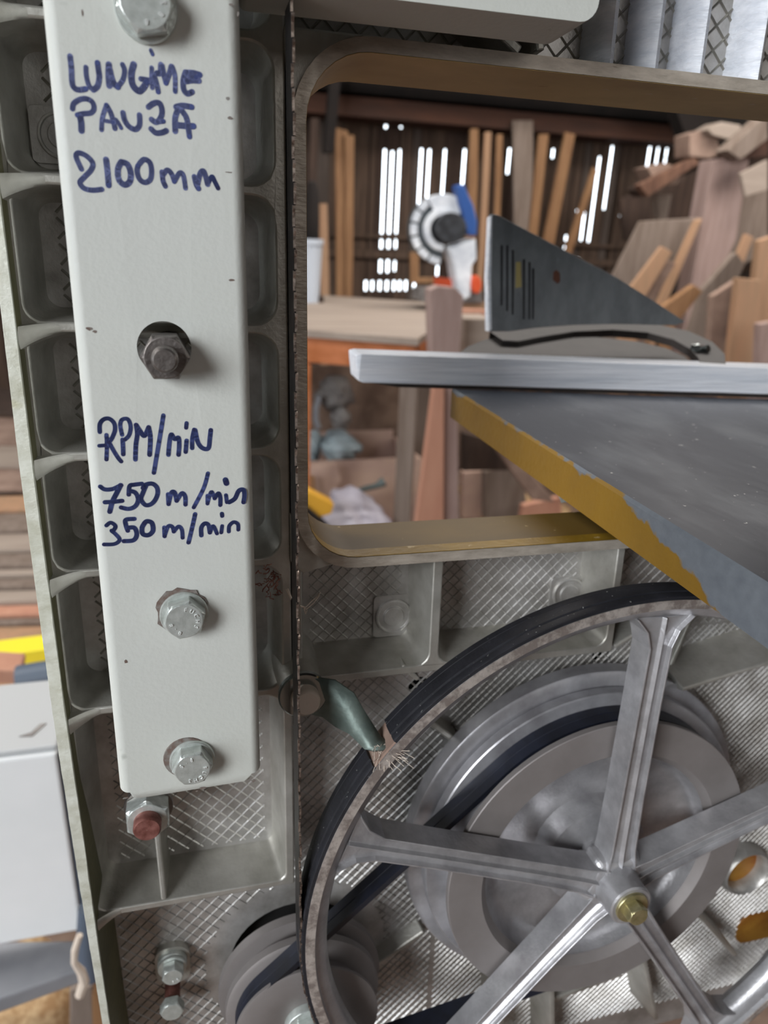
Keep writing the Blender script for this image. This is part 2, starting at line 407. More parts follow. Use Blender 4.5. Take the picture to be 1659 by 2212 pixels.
# outer flange on the left
fx = [(.26, -.0562, -.0530), (.10, -.0572, -.0540), (.0, -.0582, -.0544), (-.065, -.0588, -.0544), (-.12, -.0586, -.0540), (-.157, -.0583, -.0538), (-.223, -.0570, -.0526), (-.28, -.0555, -.0518), (-.331, -.0538, -.0508), (-.45, -.051, -.048)]
mb = MB(); k = len(fx); vs = []
for z, a, b in fx: vs += [(a, YF, z), (b, YF, z), (b+.003, YP+.006, z), (a-.001, YP+.006, z)]
mb.add(vs, [(i*4+j, i*4+(j+1) % 4, i*4+4+(j+1) % 4, i*4+4+j) for i in range(k-1) for j in range(4)])
mb.build('outer_flange', 'olive_paint', fr)
mb = MB(); vs = []
dense = []
for (z0, a0, b0), (z1, a1, b1) in zip(fx[:-1], fx[1:]):
    for j in range(24):
        t = j/24; dense.append((z0+(z1-z0)*t, a0+(a1-a0)*t, b0+(b1-b0)*t))
rr_ = random.Random(3); w1 = w2 = 0
for z, a, b in dense:
    w1 = w1*.8+rr_.uniform(-.00010, .00010); w2 = w2*.8+rr_.uniform(-.00008, .00008)
    vs += [(a+.0001+w1, YF-.0006, z), (b-.0001+w2, YF-.0006, z), (b+.0001, YF+.0003, z), (a-.0001, YF+.0003, z)]
mb.add(vs, [(i*4+j, i*4+(j+1) % 4, i*4+4+(j+1) % 4, i*4+4+j) for i in range(len(dense)-1) for j in range(4)])
m = mat('flange_face', 'dcddd2', .5, .1, 'b9b8a6', 45, (2, 1, 3), .35, .75, bump=.5, bscale=260, dust=('a39a4a', 18, .68))
mb.build('machined_edge', m, fr)

# ribs below, right and above
def webrib(p0, p1, y0, y1, t, name='rib', m='cast_ribs', draft=.0015, yq=None):
    """straight rib standing on the plate from p0 to p1 (x, z)"""
    a = Vector((p0[0], 0, p0[1])); b = Vector((p1[0], 0, p1[1])); n = Vector((-(b-a).z, 0, (b-a).x)).normalized()
    mb = MB(); vs = []
    for p, y in ((a, y0), (b, y1)):
        for s_, yy in ((-t/2-draft, YP+.001), (-t/2, y), (t/2, y), (t/2+draft, YP+.001)):
            q = p+n*s_; vs.append((q.x, yy, q.z))
    mb.add(vs, [(0, 1, 5, 4), (1, 2, 6, 5), (2, 3, 7, 6), (3, 0, 4, 7), (0, 3, 2, 1), (4, 5, 6, 7)])
    return mb.build(name, m, fr, bevel=.0007)
def pr(px, py, Y=.2765): q = at(px, py, Y); return (q.x, q.z)
webrib(pr(905, 1470), pr(870, 1440), .277, .277, .0022)
webrib(pr(1330, 1400), pr(1440, 1330), .277, .277, .0022)
webrib(pr(1475, 1490), pr(1700, 1418), .2765, .2755, .0022, draft=.007)
webrib(pr(1478, 1488), pr(1560, 1350), .2900, .2960, .0022)
webrib(pr(1497, 1962), pr(1596, 2072), .279, .279, .0025)
webrib(pr(1395, 2062), pr(1424, 2212), .279, .279, .0025, draft=.004)
webrib(pr(1197, 2120), pr(1200, 2300), .279, .279, .0028, draft=.004)
webrib(pr(1090, 2150), pr(1090, 2300), .279, .279, .0025, draft=.004)
webrib(pr(1199, 2190), pr(1360, 2130), .284, .284, .0025, draft=.006)
webrib(pr(329, 1760), (-.0235, -.2715), .287, .2765, .0024)
webrib(pr(915, 2010, .295), pr(770, 2110, .295), .2935, .2935, .0022, draft=.004)
webrib(pr(905, 1540, .292), pr(985, 1600, .292), .2905, .2905, .003)
webrib(pr(1000, -20), pr(1130, 105), .279, .279, .0035)
webrib(pr(1172, 40), pr(1176, 105), .279, .279, .003)
webrib(pr(1172, 20), pr(1080, 60), .279, .279, .004)
webrib((.0355, .0755), (.075, .0755), .2765, .2765, .0035)
# four round columns above the opening
for px in (1321, 1421, 1521, 1650):
    q = at(px, 50, .285)
    mb = MB(); vs = []; prof = [(-.0052, YP+.001), (-.0046, .290), (-.0030, .2850), (0, .2832), (.0030, .2850), (.0046, .290), (.0052, YP+.001)]
    kx = (q.x); k = len(prof)
    vs = [(kx+x*.82, y, .0700) for x, y in prof]+[(kx+x*.82, y, .26) for x, y in prof]
    mb.add(vs, [(i, i+1, k+i+1, k+i) for i in range(k-1)], True)
    mb.build('round_column', 'aluminium_bar', fr)
# rust stained port on the right
q = at(1596, 1890, .292)
mb = MB(); mb.lathe((q.x+.006, q.z), [(.0175, YP+.001), (.0165, .2925), (.0150, .2905), (.0135, .2925), (.0130, YP)], 40); mb.build('port_ring', 'cast_aluminium', fr)
mb = MB(); mb.lathe((q.x+.006, q.z), [(.0001, YP-.0006), (.0131, YP-.0006), (.0131, YP+.001)], 30); mb.build('port', 'rust_stain', fr)
mb = MB(); q2 = at(1645, 2005, .298); fill(mb, rrect(q2.x-.018, q2.z-.011, q2.x+.03, q2.z+.012, .008), [], YP-.0012, .0015); mb.build('stained_pad', 'rust_stain', fr, bevel=.0005)
# motor housing closes the holes from behind
hs = Thing('motor_housing', (.1, .36, -.45), 'dark housing seen through the slots behind the lower back plate', 'housing')
MB().box((-.05, .315, -.47), (.72, .42, -.154)).build('shell', 'housing', hs, bevel=.004)
MB().box((-.05, .309, -.20), (.0, .315, -.19)).build('spacer', 'housing', hs)
hs2 = Thing('upper_housing', (.1, .36, .08), 'dark cover behind the upper part of the saw frame', 'housing')
MB().box((-.05, .307, .079), (.72, .34, .26)).build('shell', 'housing', hs2, bevel=.003)

# ---- grey painted guard rail with its bolts and handwriting
YG = .2365
gr = Thing('blade_guard_rail', (-.007, YG+.03, -.183), 'pale grey painted steel guard rail with dark blue handwriting, upright left of the blade', 'guard rail')
GX0, GX1, GZ0, GZ1, rr = -.0323, .0184, -.1838, .26, .0036
GX1t = .0186
hc = at(355, 752, YG)
outer = [(GX0+rr, GZ0+.003), (GX0+rr+.0008, GZ0+.0008), (GX0+rr+.003, GZ0), (GX1-rr-.003, GZ0+.0010), (GX1-rr-.0008, GZ0+.0018), (GX1-rr, GZ0+.004), (GX1t-rr, GZ1), (GX0+rr, GZ1)]
mb = MB(); fill(mb, outer, [rnd((hc.x, hc.z), .00795, 48)], YG)
for sx, x0, z0 in ((-1, GX0+rr, GZ0+.003), (1, GX1-rr, GZ0+.004)):
    vs = []; n = 8
    for j, z in enumerate((z0, GZ1)):
        for k in range(n+1):
            a = PI/2*k/n; vs.append((x0+sx*rr*math.sin(a)+(.0002 if sx > 0 and j else 0), YG+rr*(1-math.cos(a)), z+(.0012*(1-math.cos(a)) if j == 0 else 0)))
        vs.append((x0+sx*rr+(.0002 if sx > 0 and j else 0), YG+.032, z+(.0012 if j == 0 else 0)))
    m_ = n+2; mb.add(vs, [(k, k+1, m_+k+1, m_+k) for k in range(m_-1)], True)
mb.build('channel', 'guard_paint', gr, solid=.0014, wn=True)
# chipped paint at the lower edge and along the right edge
mb = MB()
def blob(px, py, rx, rz, seed, Y=YG-.00006):
    rn = random.Random(seed); q = at(px, py, Y); n = 12; mb = MB()
    mb.add([(q.x+rx*math.cos(2*PI*k/n)*rn.uniform(.6, 1.1), Y, q.z+rz*math.sin(2*PI*k/n)*rn.uniform(.6, 1.1)) for k in range(n)], [tuple(range(n))]); mb.build('paint_chip', 'bare_steel', gr)
mat('bare_steel', '85817c', .6, .1, '6c5a52', 300)
for i, a in enumerate([(438, 1702, .0014, .0006), (425, 1709, .0006, .0004), (272, 1724, .0014, .0004), (548, 1686, .0009, .0008), (272, 1429, .0007, .0008), (492, 213, .0006, .0005), (497, 255, .0008, .0005),
                       (500, 605, .0012, .0004), (193, 710, .0014, .0006), (205, 716, .0008, .0005), (500, 10, .0007, .0004), (514, 30, .0004, .0007), (178, 28, .0003, .0009), (494, 372, .0012, .0002)]):
    blob(*a, i)
m = MATS['bare_steel']
# handwriting: marker strokes on the painted face
A = (140, 100, 5.184); B = (150, 310, 4.879); D = (200, 880, 4.879)
strokes = [
 (A, 70, [(58,112),(72,250),(80,400),(100,460),(150,487),(232,478)]), (A, 62, [(235,235),(240,330),(270,440),(320,487)]), (A, 72, [(320,487),(368,440),(385,340),(375,260),(365,185)]),
 (A, 80, [(492,205),(490,330),(498,440)]), (A, 78, [(500,260),(540,400),(592,455)]), (A, 64, [(592,455),(650,370),(668,270),(645,205)]),
 (A, 84, [(770,205),(745,300),(750,400),(780,465),(835,500),(885,455),(915,400)]), (A, 66, [(850,365),(935,378)]),
 (A, 50, [(962,45),(982,90)]), (A, 56, [(972,240),(970,350),(978,465)]), (A, 66, [(1000,330),(1030,430),(1045,510)]), (A, 70, [(1075,205),(1065,300),(1030,300)]), (A, 70, [(1085,215),(1110,330),(1132,410)]), (A, 66, [(1132,410),(1165,320),(1190,225)]), (A, 62, [(1200,225),(1232,330),(1235,505)]),
 (A, 72, [(1350,290),(1325,380),(1330,480),(1370,530),(1425,510)]), (A, 76, [(1355,295),(1440,300),(1510,320)]), (A, 76, [(1360,390),(1430,380),(1500,385)]), (A, 70, [(1400,340),(1470,345)]),
 # second line
 (A, 66, [(85,700),(100,640),(170,595),(250,590),(310,630),(325,700),(290,745),(210,755),(140,770)]), (A, 80, [(170,790),(183,860),(185,945)]),
 (A, 60, [(410,935),(420,800),(465,660)]), (A, 66, [(465,660),(510,740),(545,850),(560,920)]), (A, 50, [(430,830),(540,850)]),
 (A, 70, [(650,745),(670,830),(720,900),(790,930),(835,880),(835,770)]), (A, 50, [(570,820),(600,860),(630,915)]),
 (A, 72, [(935,680),(990,640),(1055,635),(1085,700),(1080,780),(1030,850),(970,820)]), (A, 60, [(1030,850),(1105,840)]), (A, 72, [(965,925),(1020,970),(1090,965),(1135,945)]),
 (A, 76, [(1245,680),(1320,665),(1420,680)]), (A, 76, [(1270,700),(1235,800),(1235,950)]), (A, 74, [(1310,720),(1360,800),(1380,900),(1395,1010)]), (A, 82, [(1235,880),(1330,890),(1440,895)]),
 # third line
 (B, 62, [(125,270),(75,160),(72,115),(110,100),(190,140),(245,210),(225,280),(150,360),(110,410),(150,470),(240,492),(340,483)]),
 (B, 72, [(385,170),(400,290),(412,440)]), (B, 72, [(545,195),(510,270),(520,380),(580,435),(635,400),(645,310),(610,220),(545,195)]),
 (B, 64, [(735,215),(785,168),(845,200),(865,290),(850,380),(790,410),(735,370),(712,290),(722,235)]),
 (B, 62, [(975,300),(985,390),(1010,450)]), (B, 62, [(985,330),(1030,280),(1075,320),(1105,400)]), (B, 60, [(1105,400),(1160,310),(1200,340),(1222,470)]),
 (B, 66, [(1315,350),(1335,430),(1360,475)]), (B, 66, [(1350,430),(1375,320),(1410,290),(1435,350),(1455,430)]), (B, 58, [(1455,430),(1500,350),(1530,400),(1565,470)]),
 # fourth line
 (D, 52, [(75,260),(75,180),(110,130),(170,118),(225,165),(235,240),(205,320),(170,370)]), (D, 50, [(145,290),(150,400),(145,550)]), (D, 52, [(145,310),(200,420),(260,520),(300,570)]), (D, 48, [(70,405),(130,400)]),
 (D, 50, [(310,290),(290,190),(310,130),(370,125),(400,200),(385,290),(340,340)]), (D, 54, [(315,340),(320,420),(322,495)]),
 (D, 56, [(450,550),(455,400),(470,280),(458,185)]), (D, 58, [(458,185),(500,250),(545,300),(590,210)]), (D, 58, [(590,210),(608,320),(600,500)]),
 (D, 54, [(745,85),(710,300),(645,690)]),
 (D, 56, [(798,500),(808,380),(828,285),(865,335),(905,320),(912,400),(905,500)]), (D, 50, [(990,165),(985,215)]), (D, 54, [(990,350),(980,470)]),
 (D, 54, [(1048,430),(1050,330),(1070,235)]), (D, 58, [(1080,240),(1110,370),(1160,430),(1220,430),(1235,330),(1245,240)]),
 # fifth line
 (D, 56, [(80,835),(130,865),(210,860),(300,820)]), (D, 62, [(295,820),(255,900),(210,990),(180,1100)]), (D, 58, [(130,1000),(220,995),(310,985)]),
 (D, 56, [(520,805),(440,815),(390,830),(380,920)]), (D, 58, [(390,880),(450,900),(480,970),(450,1040),(380,1070),(300,1055)]),
 (D, 58, [(560,830),(530,900),(510,970),(560,1030),(630,1010),(680,930),(680,850),(630,805),(560,815),(530,850)]),
 (D, 56, [(795,915),(800,1020)]), (D, 58, [(800,1010),(830,900),(865,900),(885,985)]), (D, 56, [(885,985),(940,905),(975,940),(978,1025)]),
 (D, 52, [(1215,695),(1170,850),(1065,1055)]), (D, 50, [(1210,930),(1210,1015)]), (D, 50, [(1210,1010),(1250,890),(1285,960)]), (D, 54, [(1285,960),(1325,905),(1345,950),(1345,1030)]),
 (D, 74, [(1400,765),(1410,800)]), (D, 52, [(1405,925),(1415,1000)]), (D, 60, [(1440,1000),(1500,960),(1540,880),(1590,870),(1600,930),(1590,1000)]),
 # sixth line
 (D, 52, [(145,1245),(190,1215),(240,1250),(220,1295),(200,1300),(240,1335),(285,1395),(230,1440),(120,1445)]),
 (D, 58, [(440,1175),(350,1185),(350,1240),(370,1300)]), (D, 60, [(370,1270),(440,1270),(465,1340),(430,1400),(330,1410)]),
 (D, 62, [(550,1215),(520,1270),(530,1335),(590,1345),(635,1300),(625,1220),(575,1200),(545,1220)]),
 (D, 54, [(755,1265),(758,1360)]), (D, 54, [(758,1350),(795,1255),(840,1260),(855,1310)]), (D, 52, [(855,1310),(905,1255),(940,1290),(948,1375)]),
 (D, 56, [(1080,1125),(1050,1260),(1010,1425)]), (D, 58, [(1145,1350),(1145,1270),(1180,1225),(1220,1240),(1235,1320)]), (D, 52, [(1240,1310),(1270,1250),(1310,1330)]),
 (D, 54, [(1362,1120),(1365,1145)]), (D, 50, [(1365,1250),(1355,1320)]), (D, 52, [(1435,1310),(1440,1250),(1485,1210),(1530,1230),(1535,1290)]),
]
def stroke(mb, org, wpx, pts, Y):
    P = []
    for i in range(len(pts)-1):           # gentle Catmull-Rom through the points
        p0 = Vector(pts[max(i-1, 0)]); p1 = Vector(pts[i]); p2 = Vector(pts[i+1]); p3 = Vector(pts[min(i+2, len(pts)-1)])
        for j in range(6):
            t = j/6; P.append(.5*((2*p1)+(-p0+p2)*t+(2*p0-5*p1+4*p2-p3)*t*t+(-p0+3*p1-3*p2+p3)*t**3))
    P.append(Vector(pts[-1]))
    G = [at(org[0]+p.x/org[2], org[1]+p.y/org[2], Y) for p in P]
    a = at(org[0], org[1], Y); b = at(org[0]+wpx/org[2], org[1], Y); r = (b-a).length/2*.93
    n = len(G); L_ = []; R_ = []
    for i in range(n):
        t = (G[min(i+1, n-1)]-G[max(i-1, 0)]).normalized(); nn = Vector((-t.z, 0, t.x))*r
        L_.append(G[i]+nn); R_.append(G[i]-nn)
    mb.add(L_+R_, [(i, i+1, n+i+1, n+i) for i in range(n-1)])
    for e in (0, -1):
        c = G[e]; mb.add([(c.x+r*math.cos(2*PI*k/14), Y, c.z+r*math.sin(2*PI*k/14)) for k in range(14)], [tuple(range(14))])
    for c in G[1:-1:2]: mb.add([(c.x+r*math.cos(2*PI*k/10), Y, c.z+r*math.sin(2*PI*k/10)) for k in range(10)], [tuple(range(10))])
    return G[-1], r
rows = [('A1', 0, 19), ('A2', 19, 32), ('B', 32, 42), ('C1', 42, 57), ('C2', 57, 72), ('C3', 72, 99)]
for nm, i0, i1 in rows:
    mb = MB(); dots = MB()
    for j, (o_, w_, p_) in enumerate(strokes[i0:i1]):
        e, r = stroke(mb, o_, w_, p_, YG-.00008-.0000015*j)
        if j % 2 == 0 or nm[0] == 'C':
            dots.add([(e.x+r*.8*math.cos(2*PI*k/12), YG-.00014, e.z+r*.8*math.sin(2*PI*k/12)) for k in range(12)], [tuple(range(12))])
    wo = mb.build('handwriting', 'ink' if nm[0] == 'C' else 'ink_faded', gr); dots.build('ink_pool', 'ink_dark' if nm[0] == 'C' else 'ink', (gr, wo), kind='stuff')

def emboss(word, c, r, y, size, a_mid, parent, m='zinc_lettering', step=28):
    """raised letters on a bolt head, laid on an arc of radius r"""
    mb = MB()
    for i, ch in enumerate(word):
        cu = bpy.data.curves.new('t', 'FONT'); cu.body = ch; cu.size = size; cu.extrude = .0003; cu.align_x = 'CENTER'; cu.align_y = 'CENTER'; cu.resolution_u = 2
        ob = bpy.data.objects.new('t', cu); me = bpy.data.meshes.new_from_object(ob)
        a = math.radians(a_mid-(i-(len(word)-1)/2)*step); rot = a-PI/2
        V = [(c[0]+r*math.cos(a)+v.co.x*math.cos(rot)-v.co.y*math.sin(rot), y-v.co.z, c[1]+r*math.sin(a)+v.co.x*math.sin(rot)+v.co.y*math.cos(rot)) for v in me.vertices]
        mb.add(V, [tuple(p.vertices) for p in me.polygons])
        bpy.data.objects.remove(ob); bpy.data.curves.remove(cu); bpy.data.meshes.remove(me)
    return mb.build('raised_lettering', m, parent)
def bolt(px, py, rot, words, d=.0126, washer=True):
    q = at(px, py, .2298)                      # centre of the head's front face
    mb = MB(); mb.hexa((q.x, q.z), .2356, .2298, d, rot)
    b = mb.build('hex_bolt', 'zinc', gr, bevel=.0003)
    w = MB().lathe((q.x, q.z), [(.0035, .2350), (.0078, .2350), (.0081, .2354), (.0081, .2366), (.0035, .2366)], 40).build('washer', 'zinc', (gr, b))
    for wd, a in words: emboss(wd, (q.x, q.z), d*.34, .22975, .0019, a, (gr, b))
    return b, q
bolt(313, 4, .2, [('8.8', -60), ('FUCHS', 60)], .0132)
b2, q = bolt(398, 1343, .25, [('FUCHS', 25), ('8.8', -140)])
mb = MB(); rn = random.Random(5)         # torn paint around the second bolt
n = 26; mb.prism([(q.x-.0008+(.0085+rn.uniform(-.0008, .0007))*math.cos(2*PI*k/n), YG-.0001, q.z+.0012+(.0085+rn.uniform(-.0009, .0007))*math.sin(2*PI*k/n)) for k in range(n)], (0, -.0004, 0))
mb.build('torn_paint', 'bare_steel', (gr, b2))
b3, q = bolt(416, 1664, .05, [('FUCHS', -50), ('8.8', 120)])
mb = MB().lathe((q.x-.0018, q.z+.001), [(.001, YG-.0004), (.0082, YG-.0004), (.0084, YG)], 30); mb.build('torn_paint', 'bare_steel', (gr, b3))

# stud and nut standing through the hole of the rail
sn = Thing('stud_nut', (hc.x, .262, hc.z), 'dull grey hex nut on a stud poking through the round hole of the grey rail', 'nut')
nf = at(356.5, 774, .2272)
MB().hexa((nf.x, nf.z), .2400, .2278, .0126, 0).build('nut', 'dark_steel', sn, bevel=.0003)
MB().lathe((nf.x, nf.z), [(.0001, .2215), (.0030, .2215), (.0035, .2220), (.0035, .2235), (.00385, .2240), (.00385, .2300), (.00385, YP)], 28).build('stud', 'dark_steel', sn)

# stud with rusty end under the rail
q = at(318, 1788, .262)
st = Thing('anchor_stud', (q.x, .30, q.z), 'rusty ended stud with bright hex nut just below the grey rail', 'nut')
MB().hexa((q.x, q.z), .2740, .2655, .0168, PI/2).build('nut', 'zinc', st, bevel=.0003)
MB().lathe((q.x, q.z), [(.0001, .2605), (.0050, .2605), (.0056, .2613), (.0056, .2665)], 28).build('stud_end', 'rust_stud', st)
MB().lathe((q.x, q.z), [(.004, .274), (.0100, .274), (.0102, .2755), (.0085, .2760), (.0095, .2900), (.0115, YP)], 36).build('boss', 'dark_steel', st)

# adjusting screws low on the frame: washer stack with a bolt, and a second screw under it
q = at(372, 2098, .290)
ad = Thing('adjusting_bolt', (q.x, YP, q.z), 'bright zinc hex bolt with washers on an oblong plate low left on the frame', 'bolt')
mb = MB(); fill(mb, rrect(q.x-.0085, q.z-.0150, q.x+.0085, q.z+.0085, .007, 8), [], .2960, .0045); mb.build('plate', 'cast_ribs', ad, bevel=.0006)
MB().lathe((q.x, q.z), [(.001, .2915), (.0068, .2915), (.0070, .2925), (.0060, .2928), (.0072, .2935), (.0072, .2962)], 36).build('washer', 'zinc', ad)
b = MB(); b.hexa((q.x+.0003, q.z+.0002), .2915, .2860, .0095, .3); bo = b.build('bolt_head', 'zinc', ad, bevel=.0003)
emboss('8.8', (q.x+.0003, q.z+.0002), .0026, .28595, .0016, -60, (ad, bo))
q = at(372, 2180, .2860)
ad2 = Thing('adjusting_bolt', (q.x, YP, q.z), 'small domed zinc screw at the bottom edge, below the oblong plate', 'bolt')
MB().hexa((q.x, q.z), .2890, .2840, .0105, .0).build('bolt_head', 'zinc', ad2, bevel=.0005)
MB().lathe((q.x, q.z), [(.0038, .2885), (.0038, YP)], 20).build('shank', 'rust_stud', ad2)

# ---- saw blade
bl = Thing('toothed_band', (.0339, .248, WZ), 'thin toothed bandsaw blade running straight down onto the wheel, right of the grey rail', 'saw blade')
XB0, XB1 = .0333, .0339; YB0, YB1 = .2415, .2552
mb = MB(); mb.add([(x, y, z) for x in (XB0, XB1) for y in (YB0, YB1) for z in (WZ, .26)], [(0, 1, 3, 2), (4, 6, 7, 5), (0, 4, 5, 1), (2, 3, 7, 6)])
RB = WX-XB1; n = 70; pr_ = [(RB, YB0), (RB+.0006, YB0), (RB+.0006, YB1), (RB, YB1)]
mb.lathe((WX, WZ), pr_, n, 180, 300, closed=True)
mb.build('band', 'blade_steel', bl)
mb = MB(); pitch = .00635; z = .255; k = 0
while z > WZ:
    o = (.00022, -.00022, 0)[k % 3]; k += 1
    y0 = YB0+.0003
    mb.prism([(XB0-.00005+o, y0, z), (XB0-.00005+o, YB0-.0011, z-.0003), (XB0-.00005+o, YB0-.0009, z-.0012), (XB0-.00005+o, YB0-.0001, z-.0024), (XB0-.00005+o, YB0-.00005, z-.0061), (XB0-.00005+o, y0, z-.0063)], (.0008, 0, 0))
    z -= pitch
for j in range(44):
    a = math.radians(180+j*pitch/RB*180/PI); ca, sa = math.cos(a), math.sin(a); tx, tz = -sa, ca; o = (.00022, -.00022, 0)[j % 3]
    def P(r, y, t): return (WX+r*ca+tx*t, y, WZ+r*sa+tz*t)
    mb.prism([P(RB+o, YB0+.0003, 0), P(RB+o, YB0-.0011, .0003), P(RB+o, YB0-.0009, .0012), P(RB+o, YB0-.0001, .0024), P(RB+o, YB0-.00005, .006), P(RB+o, YB0+.0003, .006)], Vector((ca*.0007, 0, sa*.0007)))
mb.build('teeth', 'tooth_steel', bl, kind='stuff')

# ---- lower band wheel
wh = Thing('band_wheel', (WX, .252, WZ), 'large five spoke cast aluminium bandsaw wheel with black rubber tyre, lower right', 'wheel')
RW = .1519
mb = MB(); mb.lathe((WX, WZ), [(RW, .2555), (RW, .2402), (RW-.0002, .2400), (RW-.0042, .2400), (RW-.0048, .2418), (RW-.0088, .2440), (RW-.0105, .2470), (RW-.0110, .2510), (RW-.0085, .2545), (RW-.004, .2555)], 200, closed=True)
mb.build('rim', 'wheel_aluminium', wh)
mb = MB(); mb.lathe((WX, WZ), [(RW+.0001, .2401), (RW+.0001, .2397), (RW-.0040, .2397), (RW-.0041, .2401)], 200); mb.build('turned_face', 'wheel_turned', wh)
tp = [(RW, .2403), (RW+.0014, .2403), (RW+.0018, .2410), (RW+.0018, .2440), (RW+.0012, .2443), (RW+.0012, .2447), (RW+.0021, .2450), (RW+.0023, .2480), (RW+.0022, .2510), (RW+.0012, .2513), (RW+.0012, .2517), (RW+.0018, .2520), (RW+.0016, .2555), (RW, .2556)]
ga = math.degrees(math.atan2(at(822, 1600, .25).z-WZ, at(822, 1600, .25).x-WX))
mb = MB(); mb.lathe((WX, WZ), tp, 260, ga+2.6-360, ga-2.4, closed=True)
mb.build('tyre', 'rubber', wh)
mb = MB(); mb.lathe((WX, WZ), [(RW+.0002, .2404), (RW+.0008, .2410), (RW+.0008, .2550), (RW+.0002, .2554)], 8, ga-2.6, ga+2.8); mb.build('dust_patch', 'sack_cloth', wh)
# hub
mb = MB(); mb.lathe((WX, WZ), [(.0060, .2312), (.0068, .2300), (.0098, .2300), (.0106, .2307), (.0110, .2390), (.0125, .2440), (.0135, .2550), (.0135, .2620), (.006, .262)], 48)
mb.build('hub', 'wheel_aluminium', wh)
MB().lathe((WX, WZ), [(.0001, .2288), (.0078, .2288), (.0082, .2294), (.0082, .2315)], 36).build('hub_washer', 'yellow_zinc', wh)
MB().hexa((WX, WZ), .2290, .2235, .0092, .4).build('hub_bolt', 'yellow_zinc', wh, bevel=.0003)
def spoke(deg):
    a = math.radians(deg); c, s_ = math.cos(a), math.sin(a)
    sec = []
    R0, R1 = .009, .1425
    st_ = [(R0, 1.25, .2410), (.020, 1.0, .2418), (.05, .92, .2424), (.10, .88, .2426), (.128, .90, .2424), (.136, 1.3, .2424), (R1, 2.2, .2424)]
    vs = []; 
    for r, w, y in st_:
        hw = .0066*w
        prof = [(-hw-.0008, .2545), (-hw, y), (-hw+.0009, y-.0002), (-hw+.0014, y+.0022), (-.0012, y+.0014), (0, y-.0004), (.0012, y+.0014), (hw-.0014, y+.0022), (hw-.0009, y-.0002), (hw, y), (hw+.0008, .2545)]
        for t, yy in prof: vs.append((WX+c*r-s_*t, yy, WZ+s_*r+c*t))
    k = 11; n = len(st_); mb = MB()
    mb.add(vs, [(i*k+j, i*k+(j+1) % k, (i+1)*k+(j+1) % k, (i+1)*k+j) for i in range(n-1) for j in range(k)]+[tuple(range(k)), tuple(range((n-1)*k, n*k))])
    mb.build('spoke', 'wheel_aluminium', wh, bevel=.00025)
for dg in (88.4, 159.0, 229.5, 303.5, 18.0): spoke(dg)
for dg in (88.4, 159.0, 229.5, 303.5, 18.0):      # webs between neighbouring spokes at the hub
    pass
mb = MB(); mb.lathe((WX, WZ), [(.0095, .2415), (.0160, .2420), (.0195, .2455), (.0200, .2545), (.0095, .2550)], 5, 88.4+36, 88.4+36+360, smooth=False); mb.build('hub_web', 'wheel_aluminium', wh, bevel=.002, seg=3)

# ---- driven pulley behind the wheel
pu = Thing('driven_pulley', (WX, .29, WZ), 'broad stepped grey metal belt pulley directly behind the spoked wheel', 'pulley')
mb = MB(); mb.lathe((WX, WZ), [(.0610, .2600), (.0640, .2565), (.0645, .2560), (.0812, .2560), (.0816, .2564), (.0816, .2592), (.0785, .2606), (.0765, .2612)], 128); mb.build('front_flange', 'pulley_face', pu)
mb = MB(); mb.lathe((WX, WZ), [(.0765, .2612), (.0765, .2722), (.0868, .2730), (.0874, .2736), (.0874, .2790), (.0850, .2800), (.0850, .2806), (.0935, .2812), (.0945, .2820), (.0945, .2900), (.0930, .2915), (.02, .2920)], 128); mb.build('stepped_rim', 'pulley_metal', pu)
mb = MB(); mb.lathe((WX, WZ), [(.0613, .2598), (.0600, .2640), (.0570, .2690), (.050, .2715), (.030, .2730), (.0285, .2700), (.0280, .2620), (.0140, .2600), (.0138, .255)], 96); mb.build('dished_web', 'wheel_aluminium', pu)

# ---- motor pulley and belt
MX, MZ, MR = .0395, -.3480, .0350
mp = Thing('motor_pulley', (MX, .275, MZ), 'small grey motor pulley under the belt at the bottom edge, left of the wheel', 'pulley')
mb = MB(); mb.lathe((MX, MZ), [(.0110, .2640), (.0180, .2620), (.0235, .2610), (.0340, .2610), (MR, .2614), (MR, .2630), (.0285, .2645), (.0285, .2725), (.0370, .2735), (.0385, .2745), (.0385, .2785), (.034, .2795), (.034, .283), (.0415, .284), (.0415, .289), (.02, .290)], 96); mb.build('pulley_body', 'pulley_face', mp)
MB().lathe((MX, MZ), [(.0001, .2600), (.0105, .2600), (.0110, .2606), (.0110, .265)], 40).build('washer', 'zinc', mp)
bb = MB(); bb.hexa((MX, MZ), .2601, .2540, .0130, .25); bb.build('pulley_bolt', 'zinc', mp, bevel=.0003)
be = Thing('drive_belt', (.1, .266, -.36), 'black rubber drive belt slanting from the big pulley down to the motor pulley', 'belt')
r1, r2 = .0800, .0330; dx, dz = MX-WX, MZ-WZ; dist = math.hypot(dx, dz); base = math.atan2(dz, dx); off = math.acos((r1-r2)/dist)
path = []
a_s = base+off; a_e = base-off+2*PI
for k in range(61):
    a = a_s+(a_e-a_s)*k/60; path.append((WX+r1*math.cos(a), WZ+r1*math.sin(a)))
for k in range(31):
    a = base-off+(2*off)*k/30; path.append((MX+r2*math.cos(a), MZ+r2*math.sin(a)))
mb = MB(); n = len(path); vs = []
for i, (x, z) in enumerate(path):
    a = Vector(path[i-1]); b = Vector(path[(i+1) % n]); t = (b-a).normalized(); nx, nz = t.y, -t.x
    for o, y in ((.0012, .2612), (.0012, .2665), (.0006, .2668), (.0012, .2671), (.0012, .2722), (-.0025, .2712), (-.0025, .2622)): vs.append((x+nx*o, y, z+nz*o))
k = 7; mb.add(vs, [(i*k+j, i*k+(j+1) % k, ((i+1) % n)*k+(j+1) % k, ((i+1) % n)*k+j) for i in range(n) for j in range(k)], False)
mb.build('belt_band', 'belt_rubber', be)

